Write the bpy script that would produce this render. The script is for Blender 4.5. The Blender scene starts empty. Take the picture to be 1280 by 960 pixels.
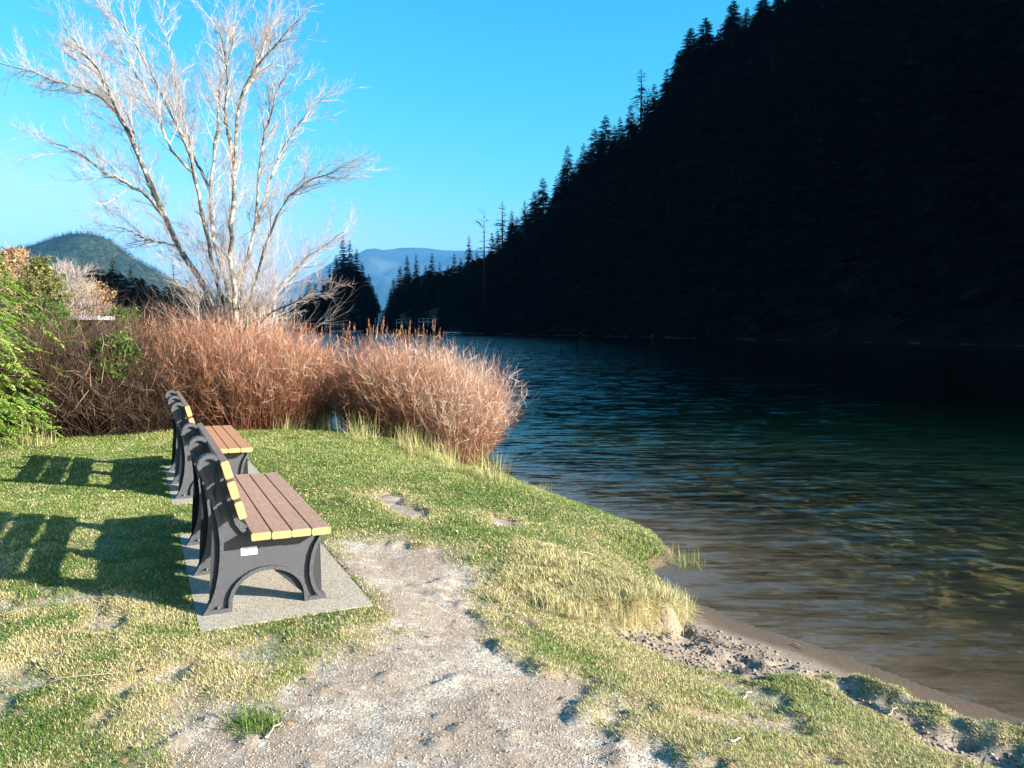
import bpy, bmesh, math, random
import numpy as np
from mathutils import Vector, Matrix

R = math.radians
SC = bpy.context.scene
COL = SC.collection

# ------------------------------------------------------------------ camera, sky, sun, exposure
CAM_H = 1.55
F = 985.0 / 1280.0
PITCH = R(4.18)
cam_d = bpy.data.cameras.new('camera')
cam = bpy.data.objects.new('camera', cam_d)
COL.objects.link(cam)
cam.location = (0, 0, CAM_H)
cam.rotation_euler = (R(90) - PITCH, 0, 0)
cam_d.sensor_width = 36
cam_d.lens = 36 * F
cam_d.clip_start = 0.05
cam_d.clip_end = 90000
SC.camera = cam

SUN = Vector((math.sin(R(110)) * math.cos(R(20.6)), math.cos(R(110)) * math.cos(R(20.6)), math.sin(R(20.6))))
world = bpy.data.worlds.new('World')
SC.world = world
world.use_nodes = True
wn, wl = world.node_tree.nodes, world.node_tree.links
for n in list(wn): wn.remove(n)
wo = wn.new('ShaderNodeOutputWorld'); wb = wn.new('ShaderNodeBackground'); ws = wn.new('ShaderNodeTexSky')
ws.sky_type = 'NISHITA'; ws.sun_disc = False
ws.sun_elevation = math.asin(SUN.z)
ws.sun_rotation = math.atan2(SUN.x, SUN.y)
ws.air_density = 1.0; ws.dust_density = 1.5; ws.ozone_density = 2.0
wsep = wn.new('ShaderNodeSeparateColor'); wcmb = wn.new('ShaderNodeCombineColor'); wl.new(ws.outputs[0], wsep.inputs[0])
for ch, (pw_, mu_) in enumerate(((3.6, 0.062), (1.12, 0.92), (0.9, 1.30))):     # camera-like colour response of the sky
    a_ = wn.new('ShaderNodeMath'); a_.operation = 'POWER'; a_.inputs[1].default_value = pw_; wl.new(wsep.outputs[ch], a_.inputs[0])
    b_ = wn.new('ShaderNodeMath'); b_.operation = 'MULTIPLY'; b_.inputs[1].default_value = mu_; wl.new(a_.outputs[0], b_.inputs[0])
    c_ = wn.new('ShaderNodeMath'); c_.operation = 'MULTIPLY'; c_.inputs[1].default_value = (1.05, 1.12, 1.30)[ch]; wl.new(wsep.outputs[ch], c_.inputs[0])
    d_ = wn.new('ShaderNodeMath'); d_.operation = 'MINIMUM'; wl.new(b_.outputs[0], d_.inputs[0]); wl.new(c_.outputs[0], d_.inputs[1]); wl.new(d_.outputs[0], wcmb.inputs[ch])
wl.new(wcmb.outputs[0], wb.inputs['Color'])
wb.inputs['Strength'].default_value = 0.074
wl.new(wb.outputs[0], wo.inputs['Surface'])
sd_ = bpy.data.lights.new('sun', 'SUN'); sd_.energy = 5.0; sd_.angle = R(0.5); sd_.color = (1.0, 0.91, 0.78)
sun = bpy.data.objects.new('sun', sd_); COL.objects.link(sun)
sun.rotation_euler = SUN.to_track_quat('Z', 'Y').to_euler()
SC.view_settings.view_transform = 'Standard'
SC.view_settings.look = 'None'
SC.view_settings.gamma = 1.0
SC.view_settings.exposure = 1.85
SC.view_settings.use_curve_mapping = False
SC.cycles.max_bounces = 6
SC.cycles.diffuse_bounces = 2
SC.cycles.transparent_max_bounces = 8
SC.cycles.volume_bounces = 0

# ------------------------------------------------------------------ surveying helpers
sp_, cp_ = math.sin(PITCH), math.cos(PITCH)
def ray(u, v):
    a = (u - 640) / 985.0; b = (480 - v) / 985.0
    return np.array([a, cp_ + b * sp_, b * cp_ - sp_])
def G(u, v, z=0.0):
    r = ray(u, v); t = (z - CAM_H) / r[2]
    return (r[0] * t, r[1] * t)
def AT(u, v, Y):
    r = ray(u, v); t = Y / r[1]
    return np.array([r[0] * t, Y, CAM_H + r[2] * t])
def project(p):
    x, y, z = p[..., 0], p[..., 1], p[..., 2] - CAM_H
    d = y * cp_ - z * sp_; up = y * sp_ + z * cp_
    return 640 + 985 * x / d, 480 - 985 * up / d

rng = np.random.default_rng(7)

def hash2(ix, iy, seed):
    h = (ix.astype(np.int64) * 374761393 + iy.astype(np.int64) * 668265263 + seed * 1442695041) & 0xffffffff
    h = ((h ^ (h >> 13)) * 1274126177) & 0xffffffff
    return ((h ^ (h >> 16)) & 0xffff) / 65535.0
def vnoise(x, y, seed=0):
    ix = np.floor(x); iy = np.floor(y); fx = x - ix; fy = y - iy
    fx = fx * fx * (3 - 2 * fx); fy = fy * fy * (3 - 2 * fy)
    a = hash2(ix, iy, seed); b = hash2(ix + 1, iy, seed); c = hash2(ix, iy + 1, seed); d = hash2(ix + 1, iy + 1, seed)
    return (a * (1 - fx) + b * fx) * (1 - fy) + (c * (1 - fx) + d * fx) * fy
def fbm(x, y, seed=0, octv=4):
    s = 0; a = 0.5; f = 1.0; t = 0
    for k in range(octv):
        s = s + a * vnoise(x * f, y * f, seed + k * 17); t += a; a *= 0.5; f *= 2.03
    return s / t
def sstep(a, b, x):
    t = np.clip((x - a) / (b - a), 0, 1); return t * t * (3 - 2 * t)
def seg_dist(px, py, poly, closed=True):
    d2 = np.full(px.shape, 1e18); n = len(poly)
    for i in range(n if closed else n - 1):
        ax, ay = poly[i]; bx, by = poly[(i + 1) % n]
        vx, vy = bx - ax, by - ay
        t = np.clip(((px - ax) * vx + (py - ay) * vy) / (vx * vx + vy * vy + 1e-12), 0, 1)
        d2 = np.minimum(d2, (px - ax - t * vx) ** 2 + (py - ay - t * vy) ** 2)
    return np.sqrt(d2)
def inside(px, py, poly):
    c = np.zeros(px.shape, bool); n = len(poly); j = n - 1
    for i in range(n):
        xi, yi = poly[i]; xj, yj = poly[j]
        if yi != yj:
            c ^= ((yi > py) != (yj > py)) & (px < (xj - xi) * (py - yi) / (yj - yi) + xi)
        j = i
    return c
def sdf(px, py, poly):          # positive inside
    d = seg_dist(px, py, poly); return np.where(inside(px, py, poly), d, -d)

# ------------------------------------------------------------------ object helpers
def link(o): COL.objects.link(o); return o
def tag(o, label=None, cat=None, group=None, kind=None):
    if label: o['label'] = label
    if cat: o['category'] = cat
    if group: o['group'] = group
    if kind: o['kind'] = kind
    return o
def empty(name, loc=(0, 0, 0), rz=0.0):
    o = bpy.data.objects.new(name, None); o.location = loc; o.rotation_euler = (0, 0, rz); return link(o)
def np_mesh(name, V, faces, mats, attrs=None, mat_idx=None, smooth=False):
    """faces: list of int arrays (n,k)."""
    me = bpy.data.meshes.new(name)
    V = np.asarray(V, np.float32).reshape(-1, 3)
    me.vertices.add(len(V)); me.vertices.foreach_set('co', V.ravel())
    loops = np.concatenate([f.ravel() for f in faces]).astype(np.int32)
    tot = np.concatenate([np.full(len(f), f.shape[1]) for f in faces]).astype(np.int32)
    st = np.concatenate([[0], np.cumsum(tot)[:-1]]).astype(np.int32)
    me.loops.add(len(loops)); me.loops.foreach_set('vertex_index', loops)
    me.polygons.add(len(tot)); me.polygons.foreach_set('loop_start', st); me.polygons.foreach_set('loop_total', tot)
    if mat_idx is not None: me.polygons.foreach_set('material_index', np.asarray(mat_idx, np.int32))
    if smooth: me.polygons.foreach_set('use_smooth', np.ones(len(tot), bool))
    for m in (mats if isinstance(mats, (list, tuple)) else [mats]): me.materials.append(m)
    for k, a in (attrs or {}).items():
        at = me.attributes.new(k, 'FLOAT', 'POINT'); at.data.foreach_set('value', np.asarray(a, np.float32).ravel())
    me.update(calc_edges=True)
    return me
def add(name, me, parent=None, loc=None):
    o = bpy.data.objects.new(name, me); link(o)
    if parent is not None: o.parent = parent
    if loc is not None: o.location = loc
    return o
def bm_mesh(name, bm, mats):
    me = bpy.data.meshes.new(name); bm.normal_update(); bm.to_mesh(me); bm.free()
    for m in (mats if isinstance(mats, (list, tuple)) else [mats]): me.materials.append(m)
    return me
def bm_box(bm, x0, x1, y0, y1, z0, z1, mi=0):
    vs = [bm.verts.new(p) for p in ((x0, y0, z0), (x1, y0, z0), (x1, y1, z0), (x0, y1, z0), (x0, y0, z1), (x1, y0, z1), (x1, y1, z1), (x0, y1, z1))]
    fs = []
    for idx in ((0, 3, 2, 1), (4, 5, 6, 7), (0, 1, 5, 4), (1, 2, 6, 5), (2, 3, 7, 6), (3, 0, 4, 7)):
        f = bm.faces.new([vs[i] for i in idx]); f.material_index = mi; fs.append(f)
    return vs, fs
def tubes(P, Rd, m=3):
    """P (N,K,3), Rd (N,K) -> verts, quads"""
    N, K, _ = P.shape
    T = np.gradient(P, axis=1); T /= (np.linalg.norm(T, axis=2, keepdims=True) + 1e-9)
    ref = np.zeros((N, 1, 3)); ref[:, 0, 0] = 0.31; ref[:, 0, 1] = 0.93; ref[:, 0, 2] = 0.17
    A = np.cross(T, np.broadcast_to(ref, T.shape)); A /= (np.linalg.norm(A, axis=2, keepdims=True) + 1e-9)
    B = np.cross(T, A)
    th = np.arange(m) * 2 * math.pi / m
    V = P[:, :, None, :] + Rd[:, :, None, None] * (np.cos(th)[None, None, :, None] * A[:, :, None, :] + np.sin(th)[None, None, :, None] * B[:, :, None, :])
    i = np.arange(N)[:, None, None] * K * m + np.arange(K - 1)[None, :, None] * m
    j = np.arange(m)[None, None, :]; j2 = (np.arange(m) + 1)[None, None, :] % m
    Q = np.stack([i + j, i + j2, i + m + j2, i + m + j], axis=-1).reshape(-1, 4)
    return V.reshape(-1, 3), Q
def ribbons(P, W, side):
    """flat ribbons: P (N,K,3), W (N,K) half widths, side (N,3)"""
    N, K, _ = P.shape
    V = np.stack([P - W[..., None] * side[:, None, :], P + W[..., None] * side[:, None, :]], axis=2)
    i = np.arange(N)[:, None] * K * 2 + np.arange(K - 1)[None, :] * 2
    Q = np.stack([i, i + 1, i + 3, i + 2], axis=-1).reshape(-1, 4)
    return V.reshape(-1, 3), Q
def unit(v): return v / (np.linalg.norm(v, axis=-1, keepdims=True) + 1e-9)

# ------------------------------------------------------------------ materials
class NT:
    def __init__(s, name):
        s.m = bpy.data.materials.new(name); s.m.use_nodes = True
        s.n = s.m.node_tree.nodes; s.l = s.m.node_tree.links
        s.bsdf = s.n['Principled BSDF']; s.out = s.n['Material Output']
        s._c = None
    def new(s, t, **kw):
        n = s.n.new(t)
        for k, v in kw.items(): setattr(n, k, v)
        return n
    def pos(s):
        if s._c is None:
            g = s.new('ShaderNodeNewGeometry'); s._c = g.outputs['Position']
        return s._c
    def obj(s):
        return s.new('ShaderNodeTexCoord').outputs['Object']
    def noise(s, scale, detail=4, rough=0.55, vec=None, dist=0.0):
        n = s.new('ShaderNodeTexNoise'); n.inputs['Scale'].default_value = scale; n.inputs['Detail'].default_value = detail
        n.inputs['Roughness'].default_value = rough; n.inputs['Distortion'].default_value = dist
        s.l.new(vec if vec is not None else s.pos(), n.inputs['Vector']); return n.outputs['Fac']
    def voro(s, scale, vec=None, out='Distance', feat='F1'):
        n = s.new('ShaderNodeTexVoronoi', feature=feat); n.inputs['Scale'].default_value = scale
        s.l.new(vec if vec is not None else s.pos(), n.inputs['Vector']); return n.outputs[out]
    def attr(s, name):
        n = s.new('ShaderNodeAttribute'); n.attribute_name = name; return n.outputs['Fac']
    def ramp(s, fac, stops):
        n = s.new('ShaderNodeValToRGB'); e = n.color_ramp.elements
        while len(e) < len(stops): e.new(0.5)
        for k, (p, c) in enumerate(stops):
            e[k].position = p; e[k].color = (*c, 1) if len(c) == 3 else c
        s.l.new(fac, n.inputs[0]); return n.outputs[0]
    def mixc(s, fac, a, b, mode='MIX'):
        n = s.new('ShaderNodeMix', data_type='RGBA', blend_type=mode)
        for sock, v in ((0, fac), (6, a), (7, b)):
            if isinstance(v, (int, float)): n.inputs[sock].default_value = v
            elif isinstance(v, tuple): n.inputs[sock].default_value = (*v, 1)
            else: s.l.new(v, n.inputs[sock])
        return n.outputs[2]
    def math(s, op, a, b=0.0, clamp=False):
        n = s.new('ShaderNodeMath', operation=op, use_clamp=clamp)
        for k, v in ((0, a), (1, b)):
            if isinstance(v, (int, float)): n.inputs[k].default_value = v
            else: s.l.new(v, n.inputs[k])
        return n.outputs[0]
    def bump(s, h, strength, dist, nrm=None):
        n = s.new('ShaderNodeBump'); n.inputs['Strength'].default_value = strength; n.inputs['Distance'].default_value = dist
        s.l.new(h, n.inputs['Height'])
        if nrm is not None: s.l.new(nrm, n.inputs['Normal'])
        return n.outputs[0]
    def base(s, c, rough=0.8, spec=0.3):
        if isinstance(c, tuple): s.bsdf.inputs['Base Color'].default_value = (*c, 1)
        else: s.l.new(c, s.bsdf.inputs['Base Color'])
        if isinstance(rough, float): s.bsdf.inputs['Roughness'].default_value = rough
        else: s.l.new(rough, s.bsdf.inputs['Roughness'])
        s.bsdf.inputs['Specular IOR Level'].default_value = spec
        return s
    def normal(s, n): s.l.new(n, s.bsdf.inputs['Normal']); return s

def plain(name, c1, c2, scale, rough=0.8, spec=0.3, bump=0.0, bscale=None, bdist=0.01, obj=True):
    t = NT(name); v = t.obj() if obj else t.pos()
    f = t.noise(scale, 5, 0.6, v)
    t.base(t.ramp(f, [(0.35, c1), (0.65, c2)]), rough, spec)
    if bump: t.normal(t.bump(t.noise(bscale or scale * 2, 4, 0.6, v), bump, bdist))
    return t.m

def leaf_mat(name, stops, transl=0.3, rough=0.6, attr='tone'):
    t = NT(name)
    c = t.ramp(t.attr(attr), stops)
    t.base(c, rough, 0.25 if rough < .8 else 0.0)
    tr = t.new('ShaderNodeBsdfTranslucent'); t.l.new(c, tr.inputs[0])
    mx = t.new('ShaderNodeMixShader'); mx.inputs[0].default_value = transl
    t.l.new(t.bsdf.outputs[0], mx.inputs[1]); t.l.new(tr.outputs[0], mx.inputs[2]); t.l.new(mx.outputs[0], t.out.inputs['Surface'])
    return t.m

# ---- ground
def ground_material():
    t = NT('ground_soil_sand_gravel')
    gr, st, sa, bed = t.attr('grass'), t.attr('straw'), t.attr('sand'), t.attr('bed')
    fine = t.noise(160, 3, 0.6); mid = t.noise(14, 5, 0.6); big = t.noise(2.3, 4, 0.55)
    vor = t.voro(140, out='Color'); sep = t.new('ShaderNodeSeparateColor'); t.l.new(vor, sep.inputs[0])
    # gravelly path: pale grit over brown loam
    grit = t.ramp(sep.outputs[0], [(0.0, (0.19, 0.155, 0.125)), (0.45, (0.30, 0.275, 0.24)), (0.8, (0.40, 0.375, 0.335)), (1.0, (0.56, 0.53, 0.48))])
    loam = t.ramp(fine, [(0.35, (0.18, 0.14, 0.11)), (0.7, (0.29, 0.24, 0.195))])
    f = t.math('MULTIPLY', t.math('SUBTRACT', t.math('ADD', mid, big), 0.86), 5.0, True)
    dirt = t.mixc(f, grit, loam)
    # lake sand
    sand = t.ramp(fine, [(0.3, (0.15, 0.12, 0.095)), (0.7, (0.28, 0.235, 0.195))])
    sand = t.mixc(t.math('MULTIPLY', t.math('SUBTRACT', mid, 0.55), 4.0, True), sand, (0.16, 0.125, 0.10))
    c = t.mixc(sa, dirt, sand)
    thatch = t.mixc(fine, (0.06, 0.085, 0.022), (0.20, 0.17, 0.075))
    dry = t.mixc(fine, (0.15, 0.11, 0.055), (0.29, 0.225, 0.115))
    th = t.mixc(st, thatch, dry)
    c = t.mixc(t.math('MULTIPLY', gr, 0.92), c, th)
    # wet margin and lake bed
    wet = t.attr('wet')
    c = t.mixc(wet, c, (0.11, 0.082, 0.058))
    weeds_caustics = t.ramp(t.noise(2.6, 7, 0.75, dist=1.2), [(0.42, (0.010, 0.011, 0.006)), (0.54, (0.032, 0.026, 0.012)), (0.62, (0.17, 0.115, 0.045)), (0.68, (0.028, 0.032, 0.012))])  # weed mottle, plus golden flecks painted in for caustic light
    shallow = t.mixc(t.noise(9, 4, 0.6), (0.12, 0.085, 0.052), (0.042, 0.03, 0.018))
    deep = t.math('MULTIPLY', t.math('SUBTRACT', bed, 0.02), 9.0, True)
    vdeep = t.math('MULTIPLY', t.math('SUBTRACT', bed, 0.22), 2.2, True)  # deepest bed tinted blue-green in place of light scattered in the water
    c = t.mixc(t.math('MULTIPLY', bed, 30.0, True), c, t.mixc(vdeep, t.mixc(deep, shallow, weeds_caustics), (0.004, 0.017, 0.020)))
    wr = t.math('SUBTRACT', 0.95, t.math('MULTIPLY', wet, 0.5))
    t.base(c, wr, 0.3)
    h = t.math('ADD', t.math('MULTIPLY', fine, 0.5), t.math('MULTIPLY', sep.outputs[1], 0.5))
    n = t.bump(t.noise(30, 4, 0.65), 0.5, 0.012)
    t.normal(t.bump(h, 0.45, 0.004, n))
    return t.m

M = {}
M['ground'] = ground_material()
M['grass'] = leaf_mat('lawn_grass_blades', [(0.0, (0.055, 0.115, 0.018)), (0.3, (0.115, 0.19, 0.035)), (0.5, (0.20, 0.27, 0.07)), (0.62, (0.36, 0.335, 0.14)), (0.8, (0.50, 0.42, 0.23)), (1.0, (0.64, 0.55, 0.36))], 0.25)

def slat_mats():
    t = NT('weathered_brown_slat'); v = t.obj()
    mp = t.new('ShaderNodeMapping'); mp.inputs['Scale'].default_value = (30, 1.5, 30); t.l.new(v, mp.inputs[0])
    g = t.noise(3, 5, 0.7, mp.outputs[0]); w = t.noise(7, 5, 0.6, v)
    c = t.ramp(g, [(0.3, (0.235, 0.14, 0.098)), (0.7, (0.35, 0.225, 0.16))])
    c = t.mixc(t.math('MULTIPLY', t.math('SUBTRACT', w, 0.56), 5.0, True), c, (0.42, 0.30, 0.24))
    t.base(c, 0.6, 0.35); t.normal(t.bump(g, 0.25, 0.002)); a = t.m
    t = NT('orange_cut_slat_end'); v = t.obj()
    w = t.noise(60, 4, 0.6, v)
    t.base(t.mixc(t.math('MULTIPLY', t.math('SUBTRACT', t.noise(18, 5, 0.7, v), .5), 3.5, True), t.ramp(w, [(0.3, (0.34, 0.19, 0.08)), (0.7, (0.50, 0.30, 0.14))]), (0.26, 0.15, 0.075)), 0.65, 0.3); b = t.m
    t = NT('orange_brown_slat'); v = t.obj()
    mp = t.new('ShaderNodeMapping'); mp.inputs['Scale'].default_value = (30, 1.5, 30); t.l.new(v, mp.inputs[0])
    g = t.noise(3, 5, 0.7, mp.outputs[0])
    t.base(t.ramp(g, [(0.3, (0.30, 0.145, 0.075)), (0.7, (0.43, 0.23, 0.125))]), 0.55, 0.35); t.normal(t.bump(g, 0.25, 0.002))
    return a, b, t.m
M['slat'], M['slat_end'], M['slat_b'] = slat_mats()
t = NT('speckled_black_recycled_plastic'); v = t.obj()
w = t.noise(250, 2, 0.7, v); w2 = t.noise(12, 4, 0.6, v)
c = t.ramp(w, [(0.42, (0.020, 0.022, 0.029)), (0.56, (0.045, 0.049, 0.062)), (0.68, (0.12, 0.125, 0.145))])
c = t.mixc(t.math('MULTIPLY', w2, 0.35), c, (0.07, 0.075, 0.09))
t.base(c, 0.5, 0.5); t.normal(t.bump(w, 0.5, 0.003)); M['plastic'] = t.m
M['screw'] = plain('dull_steel_screw', (0.03, 0.03, 0.03), (0.08, 0.075, 0.07), 50, 0.4, 0.5)
M['sticker'] = plain('white_sticker', (0.75, 0.75, 0.74), (0.8, 0.8, 0.79), 30, 0.5)
M['ink'] = plain('grey_ink', (0.2, 0.2, 0.21), (0.3, 0.3, 0.31), 30, 0.6)
t = NT('exposed_aggregate_concrete'); v = t.pos()
vc = t.voro(170, v, 'Color'); sp = t.new('ShaderNodeSeparateColor'); t.l.new(vc, sp.inputs[0])
vd = t.voro(170, v)
c = t.ramp(sp.outputs[0], [(0.0, (0.10, 0.086, 0.066)), (0.3, (0.30, 0.265, 0.21)), (0.65, (0.45, 0.405, 0.33)), (1.0, (0.56, 0.53, 0.46))])
c = t.mixc(t.math('MULTIPLY', vd, 0.6, True), c, (0.35, 0.32, 0.27))
c = t.mixc(t.math('MULTIPLY', t.noise(3, 5), 0.35), c, (0.25, 0.235, 0.2), 'MULTIPLY')
t.base(c, 0.9, 0.2); t.normal(t.bump(vd, 0.5, 0.003)); M['concrete'] = t.m
def stone_mat(name, stops):
    t = NT(name); g = t.new('ShaderNodeNewGeometry')
    t.base(t.ramp(g.outputs['Random Per Island'], stops), 0.85, 0.3); return t.m
M['pebble'] = stone_mat('mixed_grit', [(0.0, (0.14, 0.11, 0.085)), (0.3, (0.26, 0.22, 0.185)), (0.75, (0.38, 0.345, 0.30)), (0.97, (0.48, 0.45, 0.40)), (1.0, (0.6, 0.57, 0.52))])
M['clod'] = stone_mat('sandy_clods', [(0.0, (0.12, 0.09, 0.07)), (0.5, (0.20, 0.16, 0.125)), (1.0, (0.27, 0.22, 0.18))])
M['red_stem'] = leaf_mat('red_brown_stems', [(0.0, (0.055, 0.026, 0.018)), (0.3, (0.165, 0.066, 0.038)), (0.6, (0.33, 0.15, 0.09)), (0.82, (0.48, 0.31, 0.22)), (1.0, (0.60, 0.50, 0.41))], 0.0, 0.6)
M['bramble'] = leaf_mat('dull_bramble_canes', [(0.0, (0.016, 0.011, 0.008)), (0.4, (0.05, 0.029, 0.020)), (0.7, (0.11, 0.068, 0.045)), (1.0, (0.30, 0.22, 0.155))], 0.0, 0.7)  # cane tones lowered so the colour carries the thicket's shade
M['seedhead'] = leaf_mat('rusty_seed_heads', [(0.0, (0.15, 0.07, 0.04)), (1.0, (0.38, 0.20, 0.11))], 0.2)
M['reed'] = leaf_mat('pale_reed_blades', [(0.0, (0.14, 0.20, 0.05)), (0.45, (0.34, 0.33, 0.13)), (1.0, (0.60, 0.50, 0.30))], 0.25)
t = NT('pale_mottled_bark'); v = t.pos()
nz = t.noise(5.5, 5, 0.7, v)
c = t.ramp(nz, [(0.40, (0.045, 0.04, 0.035)), (0.50, (0.13, 0.12, 0.10)), (0.57, (0.36, 0.33, 0.29)), (0.75, (0.50, 0.47, 0.42))])
t.base(c, 0.8, 0.2); t.normal(t.bump(t.noise(40, 4, 0.6, v), 0.6, 0.01)); M['bark'] = t.m
M['twig'] = leaf_mat('pale_pinkish_twigs', [(0.0, (0.14, 0.11, 0.10)), (0.4, (0.33, 0.28, 0.26)), (1.0, (0.50, 0.445, 0.425))], 0.0, 0.6)
M['dark_bark'] = plain('dark_conifer_bark', (0.03, 0.022, 0.016), (0.06, 0.045, 0.035), 3, 0.9, 0.1)
M['cedar'] = leaf_mat('bright_cedar_sprays', [(0.0, (0.022, 0.055, 0.012)), (0.4, (0.065, 0.135, 0.02)), (0.75, (0.14, 0.235, 0.035)), (1.0, (0.27, 0.35, 0.08))], 0.3)
M['evergreen_leaf'] = leaf_mat('dark_green_leaves', [(0.0, (0.02, 0.045, 0.012)), (0.5, (0.05, 0.11, 0.02)), (1.0, (0.11, 0.20, 0.035))], 0.2)
M['conifer'] = leaf_mat('shade_dark_needles', [(0.0, (0.004, 0.007, 0.006)), (0.6, (0.008, 0.012, 0.009)), (1.0, (0.016, 0.022, 0.014))], 0.0, 0.9)  # needle colour dropped near black to carry the mountainside's shade
M['conifer_lit'] = leaf_mat('lit_green_needles', [(0.0, (0.008, 0.016, 0.012)), (0.6, (0.016, 0.030, 0.020)), (1.0, (0.034, 0.056, 0.034))], 0.0, 0.8)  # paler copy of the needles, with a lit look put into the colour
M['olive'] = leaf_mat('olive_willow_leaves', [(0.0, (0.05, 0.065, 0.02)), (0.5, (0.13, 0.145, 0.045)), (1.0, (0.26, 0.25, 0.09))], 0.2)
M['tan_leaf'] = leaf_mat('tan_dry_leaves', [(0.0, (0.20, 0.11, 0.05)), (1.0, (0.50, 0.33, 0.17))], 0.2)
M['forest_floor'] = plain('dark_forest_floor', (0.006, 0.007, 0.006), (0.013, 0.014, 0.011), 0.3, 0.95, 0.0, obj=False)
M['rock'] = plain('shore_rock', (0.04, 0.04, 0.042), (0.10, 0.10, 0.10), 1.5, 0.85, 0.2, 0.6, 6, 0.05, obj=False)
M['litter'] = stone_mat('leaf_litter', [(0.0, (0.14, 0.07, 0.035)), (0.5, (0.30, 0.17, 0.09)), (0.8, (0.48, 0.36, 0.24)), (1.0, (0.66, 0.60, 0.52))])
M['stick'] = plain('bleached_stick', (0.28, 0.23, 0.18), (0.5, 0.44, 0.36), 12, 0.8)

# ------------------------------------------------------------------ terrain model
WZ = -0.5
def PG(pts, z): return [G(u, v, z) for u, v in pts]
SHORE_NEAR = PG([(565, 584), (600, 592), (640, 601), (685, 622), (760, 648), (822, 672), (842, 694), (838, 705), (812, 712), (850, 745), (930, 778), (1040, 812), (1120, 842), (1200, 872), (1280, 897)], WZ)
LAKE = [(6, 1), (20, -6), (60, -14), (94, 4), (77, 41), (56, 86), (24, 155), (-9, 226), (-30, 268), (-50, 310), (-75, 336), (-130, 345), (-118, 250), (-88, 170), (-62, 120), (-44, 84), (-27, 48), (-15, 26), (-8, 17.5), (-4.6, 15.2), (-2.6, 13.6), (-1.3, 12.2)] + SHORE_NEAR
CTRL = [(0, 560, .02), (100, 560, 0), (0, 640, 0), (0, 760, 0), (0, 960, -.02), (200, 560, 0), (200, 850, 0), (330, 550, -.02), (420, 560, -.05), (330, 600, 0), (468, 765, 0), (380, 640, 0), (300, 800, 0), (243, 790, 0), (150, 700, 0), (500, 580, -.14), (560, 586, -.34), (640, 609, -.32), (680, 628, -.31), (760, 655, -.33), (815, 677, -.38), (600, 640, -.12), (500, 640, -.03), (700, 680, -.16), (650, 720, -.11), (560, 700, -.04), (450, 720, -.02), (760, 700, -.24), (600, 800, -.06), (500, 850, -.03), (600, 920, -.04), (800, 920, -.10), (700, 850, -.09), (760, 820, -.22), (900, 900, -.20), (1000, 930, -.22), (1100, 960, -.22), (850, 850, -.27), (950, 870, -.31), (1000, 860, -.36), (1100, 880, -.38), (1200, 920, -.38), (1280, 940, -.39), (900, 800, -.42), (860, 790, -.40), (1000, 825, -.455), (870, 765, -.46), (930, 790, -.465), (1180, 882, -.44), (1270, 905, -.45),
        (900, 715, -.58), (1100, 780, -.65), (1280, 840, -.64), (1000, 690, -.82), (1280, 750, -.98), (1100, 640, -1.15), (880, 640, -1.0), (900, 590, -1.4), (760, 600, -1.0), (750, 550, -1.6), (700, 600, -.75), (650, 585, -.62), (860, 690, -.56), (1280, 620, -1.8), (1050, 560, -2.1), (720, 515, -2.2)] + [(u, v, WZ) for u, v in [(600, 592), (640, 601), (685, 622), (760, 648), (822, 672), (842, 694), (812, 712), (850, 745), (930, 778), (1040, 812), (1120, 842), (1200, 872), (1280, 897)]]
cx = np.array([[*G(u, v, z), z] for u, v, z in CTRL] + [[-2.6, 13.6, WZ], [-4.6, 15.2, WZ], [-3.8, 13, -.15], [-6, 13, 0], [-9, 12, 0], [-8, 17.5, WZ], [-9, 3, 0], [-4, 0, 0], [0, 0, -.03], [3, 0, -.3], [1.2, 14, -1.8], [7, 14, -3], [7, 9, -2.6], [7, 4, -1.7], [-2, 11.5, -.12], [-1.4, 14.5, -1.0]])
def tps_fit(C):
    n = len(C); d = np.linalg.norm(C[:, None, :2] - C[None, :, :2], axis=2); K = np.where(d > 0, d * d * np.log(d + 1e-12), 0) + 0.02 * np.eye(n)
    Pm = np.hstack([np.ones((n, 1)), C[:, :2]]); A = np.zeros((n + 3, n + 3)); A[:n, :n] = K; A[:n, n:] = Pm; A[n:, :n] = Pm.T
    return np.linalg.solve(A, np.concatenate([C[:, 2], np.zeros(3)]))
TW = tps_fit(cx)
def tps(x, y):
    s = TW[-3] + TW[-2] * x + TW[-1] * y
    for k in range(len(cx)):
        r2 = (x - cx[k, 0]) ** 2 + (y - cx[k, 1]) ** 2
        s = s + TW[k] * 0.5 * r2 * np.log(r2 + 1e-12)
    return s
PATH = PG([(425, 700), (440, 688), (500, 684), (545, 690), (578, 712), (572, 742), (598, 768), (615, 806), (650, 828), (725, 836), (742, 862), (715, 892), (780, 915), (850, 930), (900, 975), (900, 1100), (250, 1100), (262, 960), (252, 928), (300, 908), (345, 884), (395, 845), (462, 822), (505, 803), (500, 775), (478, 768), (462, 752)], -0.04)
BEACH = PG([(760, 796), (808, 797), (852, 772), (860, 740), (1300, 880)], -0.44) + [G(*p) for p in [(1300, 930, -.44), (1200, 898, -.44), (1120, 866, -.43), (1062, 842, -.42), (1000, 840, -.38), (940, 860, -.35), (880, 848, -.34), (830, 828, -.33), (780, 810, -.33), (730, 796, -.30)]]
SCOOP = PG([(1040, 860), (1075, 858), (1120, 886), (1200, 914), (1300, 944), (1300, 985), (1190, 985), (1150, 935), (1100, 905), (1050, 875)], -0.37)
BEACHZONE = BEACH + []
BARE1 = PG([(455, 620), (490, 615), (535, 640), (528, 653), (505, 650), (480, 635)], -0.02)
BARE2 = PG([(605, 645), (640, 648), (652, 660), (625, 664)], -0.1)
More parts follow.
